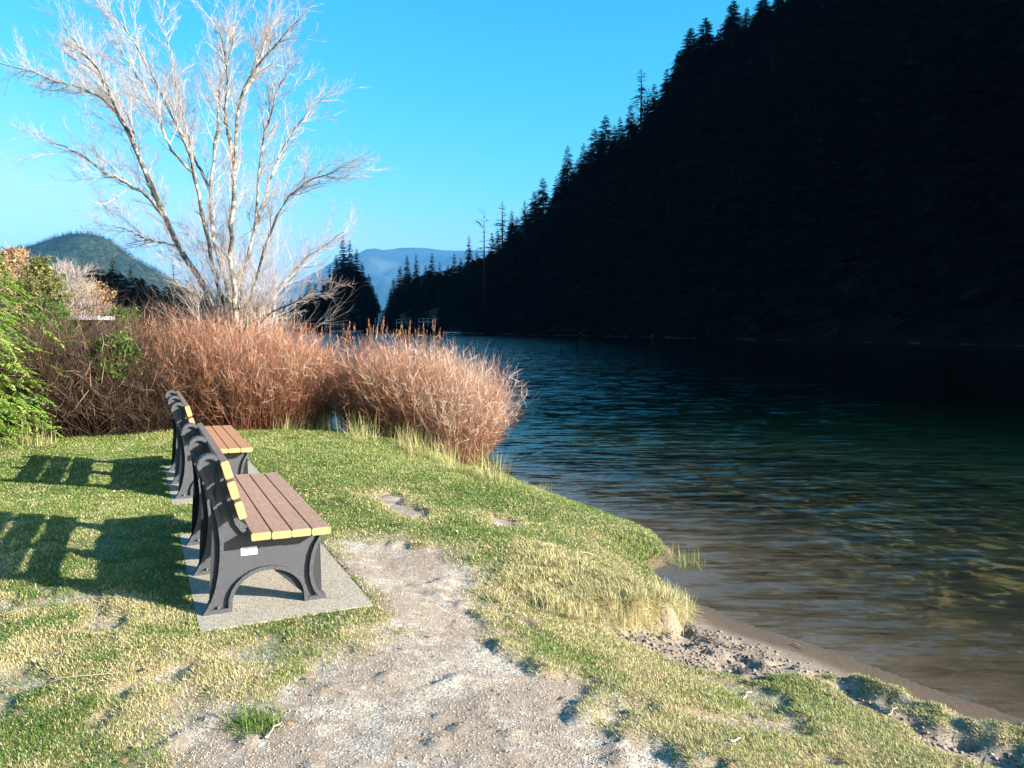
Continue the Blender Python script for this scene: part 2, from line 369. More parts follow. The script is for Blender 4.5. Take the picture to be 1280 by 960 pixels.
MFRONT = [G(*p) for p in [(680, 772, -.16), (720, 786, -.2), (760, 795, -.29), (808, 797, -.38), (842, 782, -.42), (857, 762, -.43), (852, 742, -.4)]]
MOUND = [G(615, 735, -.1)] + MFRONT + PG([(800, 722), (700, 700), (640, 700)], -0.2)
SPIT = PG([(1060, 842), (1130, 868), (1200, 896), (1300, 926), (1300, 944), (1200, 912), (1120, 884), (1070, 858)], -0.40)
LIP = PG([(545, 690), (580, 712), (574, 742), (600, 768), (617, 806), (652, 828), (727, 836), (744, 862), (717, 892), (782, 915), (852, 930), (900, 972)], -0.04)
YTIP = PG([(740, 690), (790, 668), (825, 672), (840, 690), (836, 703), (800, 706)], -0.35)

AX = R(25.5)
B1 = G(255, 767, 0.024); B2 = G(219.5, 623, 0.024)
def near_fields(x, y):
    """height and cover masks near the benches"""
    w1 = (fbm(x * 5, y * 5, 3, 4) - .5); w2 = (fbm(x * 17, y * 17, 9, 3) - .5)
    jx, jy = x + w1 * 0.22, y + (fbm(x * 5, y * 5, 31, 4) - .5) * 0.22
    z = tps(x, y)
    dp = sdf(jx, jy, PATH); db = sdf(jx, jy, BEACH); dsc = sdf(jx, jy, SCOOP)
    dmm = sdf(x, y, MOUND); db = np.minimum(db, -dmm)
    bare = np.maximum.reduce([dp, db, dsc, sdf(jx, jy, BARE1), sdf(jx, jy, BARE2)])
    grass = sstep(0.05, -0.05, bare + w2 * 0.08)
    patch = fbm(x * 1.5 + 4, y * 1.5, 51, 4)
    # the path margin to the left is thin worn turf
    thin = sstep(0.50, -0.1, -dp) * sstep(1.2, -0.6, x) * (1 - sstep(5.4, 6.5, y))
    leftworn = thin * sstep(0.40, 0.62, fbm(x * 4, y * 4, 77, 4) + 0.12)
    grass = grass * (1 - 0.9 * leftworn)
    patch2 = fbm(x * 4.2, y * 4.2, 57, 4)
    straw = 0.10 + 0.75 * sstep(0.42, 0.62, .6 * patch + .4 * patch2) * sstep(6.8, 4.2, y) + .25 * sstep(.5, .7, patch2)
    barespot = sstep(.60, .72, fbm(x * 3.3, y * 3.3, 58, 4) + .05 * sstep(4.5, 3, y)) * sstep(6.5, 5, y)
    grass = grass * (1 - .75 * barespot)
    straw = np.maximum(straw, 0.78 * sstep(0.40, 0.0, -dp) * sstep(0.3, 0.6, fbm(x * 3, y * 3, 5, 3) + .1))
    dm = sdf(x, y, MOUND)
    straw = np.maximum(straw, sstep(-0.12, 0.1, dm) * 0.9)
    right = sstep(0.2, 0.7, x + 0.1 * y - 0.6) * sstep(8.5, 6.5, y)
    straw = np.maximum(straw, right * (0.32 + 0.35 * sstep(.4, .6, patch)))
    straw = np.maximum(straw, 0.75 * sstep(0.3, 0.05, -dsc) * (db < 0))
    br = sstep(3.6, 2.9, y) * sstep(0.3, 0.9, x)
    straw = np.maximum(straw, 0.7 * br)
    straw = np.maximum(straw, 0.75 * sstep(0.35, 0.0, -np.maximum(sdf(jx, jy, BARE1), sdf(jx, jy, BARE2))))
    straw = np.clip(straw, 0, 1)
    dlk_ = sdf(x + w1 * .10, y + w2 * .05, LAKE)
    dl_ = -dlk_
    bw = sstep(-.35, .0, sdf(x, y, BEACHZONE))
    width = .10 + 1.0 * bw
    z = WZ + (np.maximum(z, WZ + .05 + .09 * bw) - WZ) * sstep(0, 1, np.clip(dl_ / width, 0, 1)) * (dl_ > 0)
    z = np.where(dlk_ > 0, WZ - 3.4 * (1 - np.exp(-.105 * dlk_ / 3.4)), z)
    grass = grass * sstep(0.02, .10, dl_ + .05 * w2)
    # relief
    lipd = seg_dist(jx, jy, LIP, False)
    z = z + 0.035 * grass * (1 - thin * .7) + 0.035 * grass * np.exp(-lipd / 0.25) * (dp < 0.02)
    mf = seg_dist(jx, jy, MFRONT, False)
    behind = inside(jx, jy, MOUND)
    mback = seg_dist(jx, jy, MOUND[7:] + MOUND[:1], False)
    z = z + np.where(behind, 0.20 * (1 - np.exp(-mf / 0.05)) * np.exp(-mf / 0.6) * sstep(0, .3, mback) * sstep(.15, 1.1, np.hypot(x - MOUND[0][0], y - MOUND[0][1])), 0)
    z = z - np.where(behind, .09 * sstep(.52, .66, fbm(x * 9, y * 9, 19, 3)) * np.exp(-(mf / .09) ** 2), 0)
    dspit = sdf(jx, jy, SPIT)
    z = z + 0.05 * sstep(-0.03, 0.08, dspit)
    z = z - 0.03 * sstep(0, 0.15, dsc)
    land = sstep(0, .3, dl_)
    rough = (1 - grass) * land
    sand = np.clip(np.maximum(sstep(-.03, .05, db), sstep(-.03, .05, dsc)), 0, 1)
    pits = sstep(0.50, 0.66, fbm(x * 9, y * 9, 13, 3)) * sand * rough * sstep(.30, .55, dl_)
    z = z - 0.045 * pits + 0.022 * sand * rough * (fbm(x * 20, y * 20, 15, 3) - .5) * sstep(.25, .5, dl_)
    z = z + 0.02 * (fbm(x * 2.2, y * 2.2, 21, 4) - .5) * land + rough * 0.014 * (fbm(x * 14, y * 14, 23, 4) - .5) * (1 - sand)
    z = z + grass * 0.022 * (fbm(x * 6, y * 6, 41, 3) - .5) * land
    cloddy = land * sstep(.68, .8, fbm(x * 7, y * 7, 63, 3)) * (1 - grass) * (1 - sand)
    z = z + 0.02 * cloddy
    grass = grass * sstep(0.02, .10, dl_ + .05 * w2)
    for bx, by in (B1, B2):
        ddx, ddy = x - bx, y - by; lx = ddx * math.cos(AX) + ddy * math.sin(AX); ly = -ddx * math.sin(AX) + ddy * math.cos(AX)
        inn = np.minimum(np.minimum(lx + .045, .86 - lx), np.minimum(ly + .26, 1.80 - ly))
        z = np.where(inn > .015, np.minimum(z, -0.03), np.where(inn > -.35, z + (0.019 - z) * sstep(-.35, -.02, inn), z))
    return z, grass, straw, sand

# ---- the steep mountainside across the water
HA = np.array([56.0, 86.0]); HE = np.array([-0.42, 0.907]); HN = np.array([0.907, 0.42])
def hill_h(x, y):
    dx, dy = x - HA[0], y - HA[1]
    s = dx * HE[0] + dy * HE[1]; u = dx * HN[0] + dy * HN[1]
    u = u + 5 * (fbm(x * .03, y * .03, 5, 3) - .5)
    c = np.interp(s, [-120, -50, 0, 50, 100, 150, 200, 250, 300, 360], [60, 95, 110, 90, 68, 47, 30, 10, 5, 3])
    cw = 60.0
    prof = np.where(u < cw, np.sin(np.clip(u / cw, 0, 1) * math.pi / 2 * .93) / math.sin(math.pi / 2 * .93), 1.0)
    prof = 0.5 * prof + 0.5 * np.clip(u / cw, 0, 1)
    h = c * prof + 0.48 * np.clip(u - cw, 0, 160)
    h = h * sstep(-2, 30, y + 0.364 * x - 35)
    h = np.where(u > 0, h + 1.0 * np.clip(u / 3, 0, 1), 0.4 * np.clip(u, -6, 0))
    return h + (fbm(x * .06, y * .06, 8, 4) - .5) * 6 * np.clip(u / 15, 0, 1) + WZ

# ---- one ground sheet
def axis(lo, fine0, fine1, hi, step, g):
    a = list(np.arange(fine0, fine1, step)); s = step; v = a[-1]
    while v < hi: s *= g; v += s; a.append(v)
    s = step; v = a[0]; b = []
    while v > lo: s *= g; v -= s; b.append(v)
    return np.array(b[::-1] + a)
xs = axis(-16000, -6.4, 3.9, 16000, 0.032, 1.09)
ys = axis(-300, 1.7, 11.5, 26000, 0.032, 1.07)
X, Y = np.meshgrid(xs, ys); xf, yf = X.ravel(), Y.ravel()
near = (xf > -13) & (xf < 9) & (yf > -2) & (yf < 17)
ZZ = np.zeros_like(xf); GR = np.zeros_like(xf); ST = np.zeros_like(xf); SA = np.zeros_like(xf)
dl = np.full(xf.shape, -9.0)
dlk = sdf(xf, yf, LAKE)
far = np.where(dlk > 0, WZ - 3.4 * (1 - np.exp(-.105 * dlk / 3.4)), WZ + 0.75 * (1 - np.exp(dlk / 2.5)))
far = far + np.where(dlk < -5, 0.3 * (fbm(xf * .02, yf * .02, 2, 3) - .5), 0)
zn, gn, sn, san = near_fields(xf[near], yf[near])
bl = np.ones_like(xf[near])
bl = sstep(-13, -10, xf[near]) * sstep(9, 6.5, xf[near]) * sstep(17, 14.8, yf[near]) * sstep(-2, 0.5, yf[near])
ZZ[:] = far; ZZ[near] = zn * bl + far[near] * (1 - bl)
GR[:] = (dlk < 0) * 1.0; GR[near] = gn * bl + GR[near] * (1 - bl); ST[:] = 0.3; ST[near] = sn; SA[near] = san
WET = sstep(-.42, -.20, dlk) * 1.0
WET = np.clip(WET, 0, 1); WET[~near] = 0
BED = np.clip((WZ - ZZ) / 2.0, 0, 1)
ny, nx = len(ys), len(xs)
ii = (np.arange(ny - 1)[:, None] * nx + np.arange(nx - 1)[None, :])
Q = np.stack([ii, ii + 1, ii + nx + 1, ii + nx], -1).reshape(-1, 4)
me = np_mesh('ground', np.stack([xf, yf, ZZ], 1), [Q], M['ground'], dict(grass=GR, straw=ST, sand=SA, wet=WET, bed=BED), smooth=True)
tag(add('ground', me), kind='structure')

# raster for lookups near the camera
RX0, RY0, RS = -12.0, 1.0, 0.03
rx = np.arange(RX0, 5.0, RS); ry = np.arange(RY0, 15.5, RS)
RXX, RYY = np.meshgrid(rx, ry)
RZ, RG, RST, RSA = near_fields(RXX.ravel(), RYY.ravel())
RZ, RG, RST, RSA = [a.reshape(RXX.shape) for a in (RZ, RG, RST, RSA)]
def look(A, x, y):
    fx = np.clip((x - RX0) / RS, 0, len(rx) - 1.001); fy = np.clip((y - RY0) / RS, 0, len(ry) - 1.001)
    i = fx.astype(int); j = fy.astype(int); a = fx - i; b = fy - j
    return (A[j, i] * (1 - a) + A[j, i + 1] * a) * (1 - b) + (A[j + 1, i] * (1 - a) + A[j + 1, i + 1] * a) * b
def gz(x, y): return float(look(RZ, np.array([x]), np.array([y]))[0])

# ---- water
def water_material():
    t = NT('lake_water')
    for n in list(t.n):
        if n != t.out: t.n.remove(n)
    p = t.new('ShaderNodeNewGeometry').outputs['Position']
    def wv(sx, sy, rot, scale, det, amp):
        mp = t.new('ShaderNodeMapping'); mp.inputs['Scale'].default_value = (sx, sy, 1); mp.inputs['Rotation'].default_value = (0, 0, rot); t.l.new(p, mp.inputs[0])
        n = t.new('ShaderNodeTexNoise'); n.inputs['Scale'].default_value = scale; n.inputs['Detail'].default_value = det; n.inputs['Roughness'].default_value = .55; n.inputs['Distortion'].default_value = .5
        t.l.new(mp.outputs[0], n.inputs['Vector'])
        a = t.new('ShaderNodeVectorMath', operation='SUBTRACT'); t.l.new(n.outputs['Color'], a.inputs[0]); a.inputs[1].default_value = (.5, .5, .5)
        b = t.new('ShaderNodeVectorMath', operation='MULTIPLY'); t.l.new(a.outputs[0], b.inputs[0]); b.inputs[1].default_value = (amp * .6, amp, 0)
        return b.outputs[0]
    def vadd(a, b):
        n = t.new('ShaderNodeVectorMath', operation='ADD'); t.l.new(a, n.inputs[0])
        if isinstance(b, tuple): n.inputs[1].default_value = b
        else: t.l.new(b, n.inputs[1])
        return n.outputs[0]
    sl = vadd(vadd(wv(.25, 1.1, R(8), 1.5, 2, .28), wv(.30, 1.5, R(-6), 5.5, 3, .95)), wv(.42, 1.6, R(9), 16, 2, .52))
    nn_ = t.new('ShaderNodeVectorMath', operation='NORMALIZE'); t.l.new(vadd(sl, (0, 0, 1)), nn_.inputs[0]); n3 = nn_.outputs[0]
    gl = t.new('ShaderNodeBsdfGlossy'); gl.inputs['Roughness'].default_value = 0.04; t.l.new(n3, gl.inputs['Normal'])
    tr = t.new('ShaderNodeBsdfTransparent'); tr.inputs[0].default_value = (0.93, 0.95, 0.93, 1)
    lw = t.new('ShaderNodeLayerWeight'); lw.inputs['Blend'].default_value = 0.5; t.l.new(n3, lw.inputs['Normal'])
    frf = t.math('ADD', t.math('MULTIPLY', t.math('POWER', lw.outputs['Facing'], 5.0), .98), .02, True)
    mx = t.new('ShaderNodeMixShader'); t.l.new(frf, mx.inputs[0]); t.l.new(tr.outputs[0], mx.inputs[1]); t.l.new(gl.outputs[0], mx.inputs[2])
    t.l.new(mx.outputs[0], t.out.inputs['Surface'])
    va = t.new('ShaderNodeVolumeAbsorption'); va.inputs['Color'].default_value = (0.30, 0.62, 0.50, 1); va.inputs['Density'].default_value = 0.26
    t.l.new(va.outputs[0], t.out.inputs['Volume'])
    return t.m
M['water'] = water_material()
bm = bmesh.new(); bm_box(bm, -700, 500, -60, 700, -12, WZ)
wo_ = add('lake_water', bm_mesh('lake_water', bm, M['water'])); tag(wo_, kind='structure')

# ------------------------------------------------------------------ hillside mesh
hx = np.arange(-160, 330, 3.0); hy = np.arange(-70, 470, 3.0)
HX, HY = np.meshgrid(hx, hy); HZ = hill_h(HX, HY)
n0, n1 = HX.shape; ii = (np.arange(n0 - 1)[:, None] * n1 + np.arange(n1 - 1)[None, :])
Q = np.stack([ii, ii + 1, ii + n1 + 1, ii + n1], -1).reshape(-1, 4)
c4 = HZ.ravel()[Q]; Q = Q[c4.max(1) > WZ - 1.2]
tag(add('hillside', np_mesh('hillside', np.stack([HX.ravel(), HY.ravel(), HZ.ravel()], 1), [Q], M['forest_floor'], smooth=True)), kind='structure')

# ------------------------------------------------------------------ far hills
def ridge_mesh(name, pts, D, depth, mat, seed, rough, nu=260, nv=60):
    us = np.array([p[0] for p in pts], float); vs = np.array([p[1] for p in pts], float)
    U = np.linspace(us[0], us[-1], nu)
    Vv = np.interp(U, us, vs)
    k = np.ones(5) / 5; Vv = np.convolve(np.pad(Vv, 2, 'edge'), k, 'valid')
    ztop = np.array([AT(u, v, D)[2] for u, v in zip(U, Vv)]); xx = np.array([AT(u, 400, D)[0] for u in U])
    T = np.linspace(-1, 1.0, nv)
    prof = 1 - np.abs(T) ** 1.25
    Xg = np.repeat(xx[None], nv, 0); Yg = D + depth * T[:, None] + np.zeros((1, nu))
    Zg = (ztop[None] + 4) * prof[:, None]
    nn = fbm(Xg / depth * 6 + 3, Yg / depth * 6, seed, 5) - .5
    Zg = Zg + nn * rough * np.clip(Zg / (ztop.max() + 1), 0, 1) * (1 - prof[:, None] ** 6) * 2 - 6
    ii = (np.arange(nv - 1)[:, None] * nu + np.arange(nu - 1)[None, :])
    Q = np.stack([ii, ii + 1, ii + nu + 1, ii + nu], -1).reshape(-1, 4)
    me = np_mesh(name, np.stack([Xg.ravel(), Yg.ravel(), Zg.ravel()], 1), [Q], mat, smooth=True)
    o = add(name, me); tag(o, kind='structure'); return Xg, Yg, Zg
t = NT('wooded_mountain_slope'); 
f = t.noise(0.0016, 6, 0.6); c = t.ramp(f, [(0.42, (0.012, 0.025, 0.018)), (0.62, (0.03, 0.045, 0.03))])
mpn = t.noise(0.00045, 4, 0.6); c = t.mixc(t.math('MULTIPLY', t.math('SUBTRACT', mpn, 0.56), 8.0, True), c, (0.06, 0.07, 0.065))
t.base(c, 1.0, 0.0); M['mountain'] = t.m
M['hill'] = plain('wooded_hill_floor', (0.018, 0.03, 0.014), (0.035, 0.05, 0.025), 0.02, 1.0, 0.0, obj=False)
ridge_mesh('mountain', [(200, 400), (300, 385), (350, 370), (362, 365), (390, 352), (421, 335), (440, 324), (455, 319), (472, 313), (495, 311), (520, 310), (540, 311), (554, 313), (580, 313), (604, 312), (640, 318), (720, 335), (860, 380)], 18000, 6000, M['mountain'], 4, 650, 320, 70)
HXg, HYg, HZg = ridge_mesh('wooded_hill', [(-260, 400), (-120, 370), (0, 325), (40, 309), (61, 302), (85, 294), (106, 290.6), (120, 292), (135, 297), (155, 314), (181, 330), (206, 347), (240, 366), (280, 385), (340, 402)], 3600, 1000, M['hill'], 12, 90, 200, 60)

# ------------------------------------------------------------------ conifers
def conifer_arrays(seed, H, rad, whorls, per, subs, droop=0.35, start=0.12, taper=0.85, gappy=0.0, lumps=0.25):
    r = np.random.default_rng(seed)
    V = []; T = []; tone = []
    n = 0
    for k in range(whorls):
        f = start + (1 - start) * (k + r.uniform(-.3, .3)) / whorls
        f = min(max(f, start), 0.995)
        L0 = rad * (1 - f) ** taper * (1 + lumps * (r.random() - .5) * 2) + rad * 0.035
        cnt = max(3, int(per * (0.6 + 0.5 * (1 - f))))
        for b in range(cnt):
            if r.random() < gappy: continue
            L = L0 * r.uniform(0.78, 1.12)
            az = r.uniform(0, 2 * math.pi); d = np.array([math.cos(az), math.sin(az), 0]); sd = np.array([-d[1], d[0], 0])
            up = r.uniform(0.0, 0.25) + 0.5 * (f > .85); dr = droop * r.uniform(.6, 1.4)
            z0 = f * H
            tn = r.uniform(0.1, 1.0)
            def P(t): return d * L * t + np.array([0, 0, z0 + L * (up * t - dr * t * t)])
            for q in range(subs):
                t0 = (q + r.random()) / subs; t0 = 0.12 + 0.88 * t0
                p = P(t0); w = L * (0.34 * (1 - 0.55 * t0)) + 0.06
                sgn = 1 if q % 2 else -1
                tip = p + sd * sgn * w * r.uniform(.7, 1.3) + d * w * r.uniform(.5, 1.1) + np.array([0, 0, -w * r.uniform(.15, .7)])
                a = p - d * w * 0.28; c = p + d * w * 0.28 + np.array([0, 0, -w * .15])
                V += [a, c, tip]; T.append((n, n + 1, n + 2)); n += 3; tone += [tn] * 3
            e = P(1.0); p = P(0.45); w = L * .07 + .03
            V += [p + sd * w, p - sd * w, e]; T.append((n, n + 1, n + 2)); n += 3; tone += [tn] * 3
    p = np.array([0, 0, H]); V += [p + np.array([0.06, 0, -H * .05]), p + np.array([-.06, 0, -H * .05]), p]; T.append((n, n + 1, n + 2)); tone += [.5] * 3
    return np.array(V), np.array(T), np.array(tone)
def trunk_arrays(H, r0, m=7, bend=0.0, seed=0):
    K = 7; tt = np.linspace(0, 1, K)
    P = np.zeros((1, K, 3)); P[0, :, 2] = tt * H * .98 - 0.3; P[0, :, 0] = bend * np.sin(tt * 2.5)
    return tubes(P, (r0 * (1 - tt) ** 0.9 + 0.02)[None], m)
def conifer_meshes(i, seed, mat, **kw):
    V, T, tn = conifer_arrays(seed, **kw)
    cm = np_mesh('conifer_crown_%d' % i, V, [T], mat, dict(tone=tn))
    tv, tq = trunk_arrays(kw['H'], kw['H'] * 0.016)
    return cm, np_mesh('conifer_trunk_%d' % i, tv, [tq], M['dark_bark']), kw['H']
CV = [conifer_meshes(0, 1, M['conifer'], H=20, rad=5.4, whorls=62, per=15, subs=11, taper=.95, start=.05),
      conifer_meshes(1, 2, M['conifer'], H=20, rad=4.6, whorls=60, per=14, subs=10, droop=0.5, lumps=.35, taper=.92, start=.05),
      conifer_meshes(2, 3, M['conifer'], H=20, rad=6.0, whorls=62, per=16, subs=11, droop=0.25, taper=.95, start=.05),
      conifer_meshes(3, 4, M['conifer'], H=20, rad=3.2, whorls=42, per=9, subs=8, gappy=.2, lumps=.5, start=.1, taper=.7),
      conifer_meshes(4, 5, M['conifer'], H=20, rad=3.0, whorls=17, per=4, subs=7, gappy=.3, lumps=.7, taper=.35, start=.35, droop=.1),
      conifer_meshes(5, 6, M['conifer_lit'], H=20, rad=4.4, whorls=46, per=13, subs=10, taper=.8),
      conifer_meshes(6, 7, M['conifer_lit'], H=20, rad=3.6, whorls=30, per=8, subs=8, gappy=.1, droop=.1)]
r_ = random.Random(5)
ORD = 'first second third fourth fifth sixth seventh eighth ninth tenth eleventh twelfth thirteenth fourteenth fifteenth sixteenth seventeenth eighteenth nineteenth twentieth'.split()
def nth(n):
    if n < 20: return ORD[n]
    return {2: 'twenty', 3: 'thirty'}[(n + 1) // 10] + '-' + ORD[n % 10] if (n + 1) % 10 else {30: 'thirtieth', 40: 'fortieth'}[n + 1]
def conifer(x, y, z, h, var, label, group, wide=1.0):
    cm, tm, H = CV[var]; s = h / H
    e = empty('conifer', (x, y, z), r_.uniform(0, 6.28)); e.scale = (s * wide, s * wide, s)
    tag(e, label, 'tree', group)
    a = bpy.data.objects.new('crown', cm); a.parent = e; link(a)
    b = bpy.data.objects.new('trunk', tm); b.parent = e; link(b)
    return e
def place(u, vtop, Y, zb, var, label, group, wide=1.0):
    p = AT(u, vtop, Y); return conifer(p[0], Y, zb, p[2] - zb, var, label, group, wide)

# ridge-line trees on the mountainside
SIL = [(640, 262, 1), (646, 270, 0), (628, 250, 3), (656, 250, 1), (668, 238, 0), (679, 221, 0), (695, 221, 1), (704, 205, 1), (710, 181, 1), (722, 198, 0), (730, 178, 1), (743, 160, 0), (757, 143, 0), (768, 155, 1), (775, 145, 1), (788, 130, 1), (802, 84, 3), (810, 108, 3), (818, 104, 1), (833, 86, 1), (850, 62, 0), (864, 34, 2), (882, 21, 2), (898, 40, 0), (917, 0, 2), (934, 8, 1), (955, -12, 2), (975, -25, 1), (1000, -45, 2), (1030, -60, 0)]
GRP = 'dark conifers on the shaded mountainside'
def crest(u):
    best = None
    a = (u - 640) / 985.0 / cp_
    for Yc in np.arange(90, 400, 4.0):
        x = a * Yc; z = float(hill_h(np.array([x]), np.array([Yc]))[0])
        dx, dy = x - HA[0], Yc - HA[1]; uu = dx * HN[0] + dy * HN[1]
        if uu < 3: continue
        e = (z - CAM_H) / Yc
        if best is None or e > best[0]: best = (e, x, Yc, z)
    return best
spec = {628: 'narrow spire conifer rising just right of the sparse broken topped snag',
        710: 'thin pointed conifer standing alone on the lower third of the ridge line',
        802: 'sparse thin conifer just below the pair of broad tall ones on the ridge',
        864: 'left one of the pair of broad tall conifers high on the ridge line',
        882: 'right one of the pair of broad tall conifers high on the ridge line',
        917: 'broad dense conifer reaching the top edge of the picture on the upper ridge'}
n_main = len(SIL)
SIL += [((SIL[k][0] + SIL[k + 1][0]) / 2 + r_.uniform(-3, 3), max(SIL[k][1], SIL[k + 1][1]) + r_.uniform(12, 44), r_.choice((0, 1, 2))) for k in range(len(SIL) - 1)]
main_us = sorted(q[0] for q in SIL[:n_main])
for u, v, var in SIL:
    b = crest(u)
    Yc = b[2]; 
    hgt = AT(u, v, Yc)[2] - b[3]
    if hgt > 34: 
        Yc = Yc * 1.0
    e = place(u, v, Yc, b[3] - .5, var, spec.get(u, nth(main_us.index(u)) + ' tall conifer up the ridge line counting from the sparse broken topped snag' if u in main_us else 'lower conifer filling a gap between taller ones on the ridge line'), 'conifers along the ridge line', {0: 1.35, 1: 1.25, 2: 1.4, 3: 1.15}[var])
su = np.array([560, 600, 628, 679, 710, 757, 802, 864, 900, 955, 1030, 1100, 1200, 1400]); sv = np.array([330, 300, 262, 232, 200, 158, 110, 45, 30, 0, -45, -90, -150, -200])
for u_ in (): pass
def hill_spots(n, seed, smin=-45, smax=270):
    r = np.random.default_rng(seed); out = []
    while len(out) < n:
        s = r.uniform(smin, smax); uo = r.uniform(0.8, 90)
        x, y = HA + HE * s + HN * uo
        u, v = project(np.array([x, y, 10.0]))
        if u < 560 or u > 1480 or y < 5: continue
        z = float(hill_h(np.array([x]), np.array([y]))[0]); h = r.uniform(15, 26)
        lim = np.interp(u, su, sv) + 46 + 60 * r.random()
        zt = AT(u, lim, y)[2]
        h = min(h, zt - z)
        if h < 13 and not (u < 660 and h > 6): continue
        uu, vv = project(np.array([x, y, z + h]))
        if (vv < -60 and r.random() < .8) or u > 1330 and r.random() < .6: continue
        out.append((x, y, z, h))
    return out
sp = hill_spots(215, 3)
for k, (x, y, z, h) in enumerate(sp):
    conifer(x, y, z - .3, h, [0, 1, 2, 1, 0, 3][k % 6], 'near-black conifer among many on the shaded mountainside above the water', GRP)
# the rest of that forest, one mass
lod = [conifer_arrays(60 + k, H=1.0, rad=.23, whorls=22, per=8, subs=5, taper=.7, start=.03) for k in range(3)]
def forest(name, spots, mat, label):
    VV = []; TT = []; TN = []; n = 0; r = np.random.default_rng(9)
    for k, (x, y, z, h) in enumerate(spots):
        V, T, tn = lod[k % 3]; a = r.uniform(0, 6.28); c, s = math.cos(a), math.sin(a); w = r.uniform(.8, 1.25)
        W = np.stack([(V[:, 0] * c - V[:, 1] * s) * h * w + x, (V[:, 0] * s + V[:, 1] * c) * h * w + y, V[:, 2] * h + z], 1)
        VV.append(W); TT.append(T + n); TN.append(tn); n += len(V)
    me = np_mesh(name, np.concatenate(VV), [np.concatenate(TT)], mat, dict(tone=np.concatenate(TN)))
    return tag(add(name, me), label, 'forest', None, 'stuff')
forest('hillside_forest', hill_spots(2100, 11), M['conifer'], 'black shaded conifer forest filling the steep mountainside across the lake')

# far shore, middle of the picture
FS = 'conifers on the far shore'; cnt_fs = {'clump': [], 'row': []}
for u, v, Yc, var, lab in [
    (605, 261, 232, 4, 'sparse broken topped snag with stubby branches at the foot of the ridge'),
    (586, 293, 250, 1, 'pointed spire conifer taller than its neighbours just left of the sparse snag'),
    (596, 313, 255, 0, None), (568, 316, 262, 0, None), (576, 322, 258, 2, None), (549.5, 326, 268, 1, None),
    (540, 315, 275, 0, 'full pointed conifer in the middle of the dark far shore row'), (532, 330, 268, 0, None), (520, 316, 280, 1, None), (509, 318, 285, 0, None), (500, 332, 290, 2, None), (492, 347, 298, 2, 'low rounded conifer at the right lip of the gap under the blue mountain'), (560, 330, 262, 2, None), (615, 290, 240, 2, None), (622, 285, 236, 0, None), (488, 362, 300, 0, None),
    (428.6, 295, 320, 2, 'left of the two tallest conifers in the clump behind the lakeside houses'), (437, 299, 322, 0, 'right of the two tallest conifers in the clump behind the lakeside houses'),
    (445.5, 310, 324, 2, None), (452.5, 327, 320, 2, None), (412, 330, 325, 0, None), (420, 318, 330, 2, None), (404, 342, 328, 1, None), (386, 347, 330, 0, None), (394, 352, 326, 2, None), (374, 363, 334, 0, None), (461, 342, 318, 2, None), (471, 366, 316, 0, None), (466, 356, 312, 2, None), (364, 372, 336, 2, None), (354, 376, 338, 0, None)]:
    if not lab:
        kk = 'clump' if u < 475 else 'row'; cnt_fs[kk].append(u)
    place(u, v, Yc, 0.0, var, lab or 'PENDING %s %s' % (kk, u), FS, 1.0 if v > 330 else .82)
for o in COL.objects:
    if str(o.get('label', '')).startswith('PENDING'):
        _, kk, uu = o['label'].split(); n_ = sorted(cnt_fs[kk]).index(float(uu))
        o['label'] = (nth(n_) + ' of the lower conifers from the left in the clump by the lakeside houses') if kk == 'clump' else (nth(n_) + ' plain conifer rightward from the gap under the blue mountain on the far shore')
rr = np.random.default_rng(21); spots = []
for k in range(260):
    u = rr.uniform(340, 640); Yc = np.interp(u, [340, 480, 640], [352, 330, 262]) + rr.uniform(0, 35)
    lim = np.interp(u, [340, 375, 400, 430, 455, 470, 481, 490, 510, 560, 600, 640], [385, 374, 356, 330, 340, 372, 396, 368, 340, 335, 320, 300])
    p = AT(u, lim + rr.uniform(0, 25), Yc)
    if p[2] < 3: continue
    spots.append((p[0], Yc, 0.0, p[2]))
forest('far_shore_forest', spots, M['conifer'], 'dark mass of conifers behind the houses on the far shore')

# left bank
LB = 'conifers on the left bank'; lbu = sorted([118, 128, 150, 176, 187, 198, 224, 242, 256, 270, 205, 234, 286, 300, 318, 335])
for u, v, Yc, var, lab in [
    (103, 321, 125, 6, 'paler thin conifer behind the round leafless tree'), (118, 329, 135, 5, None), (128, 333, 140, 5, None), (140, 321, 140, 5, 'tallest dark conifer under the slope of the round wooded hill'), (150, 338, 138, 5, None), (163, 334, 132, 5, 'broad dark conifer right of the tallest one under the wooded hill'), (176, 344, 130, 5, None), (187, 356, 128, 5, None), (198, 366, 126, 5, None),
    (216, 322, 112, 6, 'hazy blue green spruce with thin spire rising left of the bare tree'), (224, 350, 118, 5, None), (242, 346, 116, 6, None), (256, 356, 120, 6, None), (270, 362, 124, 5, None), (205, 362, 121, 5, None), (234, 364, 118, 5, None), (286, 366, 140, 5, None), (300, 372, 150, 5, None), (318, 378, 170, 5, None), (335, 380, 190, 5, None)]:
    place(u, v, Yc, 0.1, var, lab or nth(lbu.index(u)) + ' plain dark conifer from the left in the stand on the left bank', LB, 1.35)
spots = []
for k in range(200):
    u = rr.uniform(95, 350); Yc = np.interp(u, [95, 350], [150, 215]) + rr.uniform(0, 30)
    p = AT(u, np.interp(u, [95, 140, 200, 350], [332, 338, 352, 374]) + rr.uniform(0, 25), Yc); spots.append((p[0], Yc, 0.1, p[2]))
forest('left_bank_forest', spots, M['conifer_lit'], 'dense dark conifers massed behind the left bank')
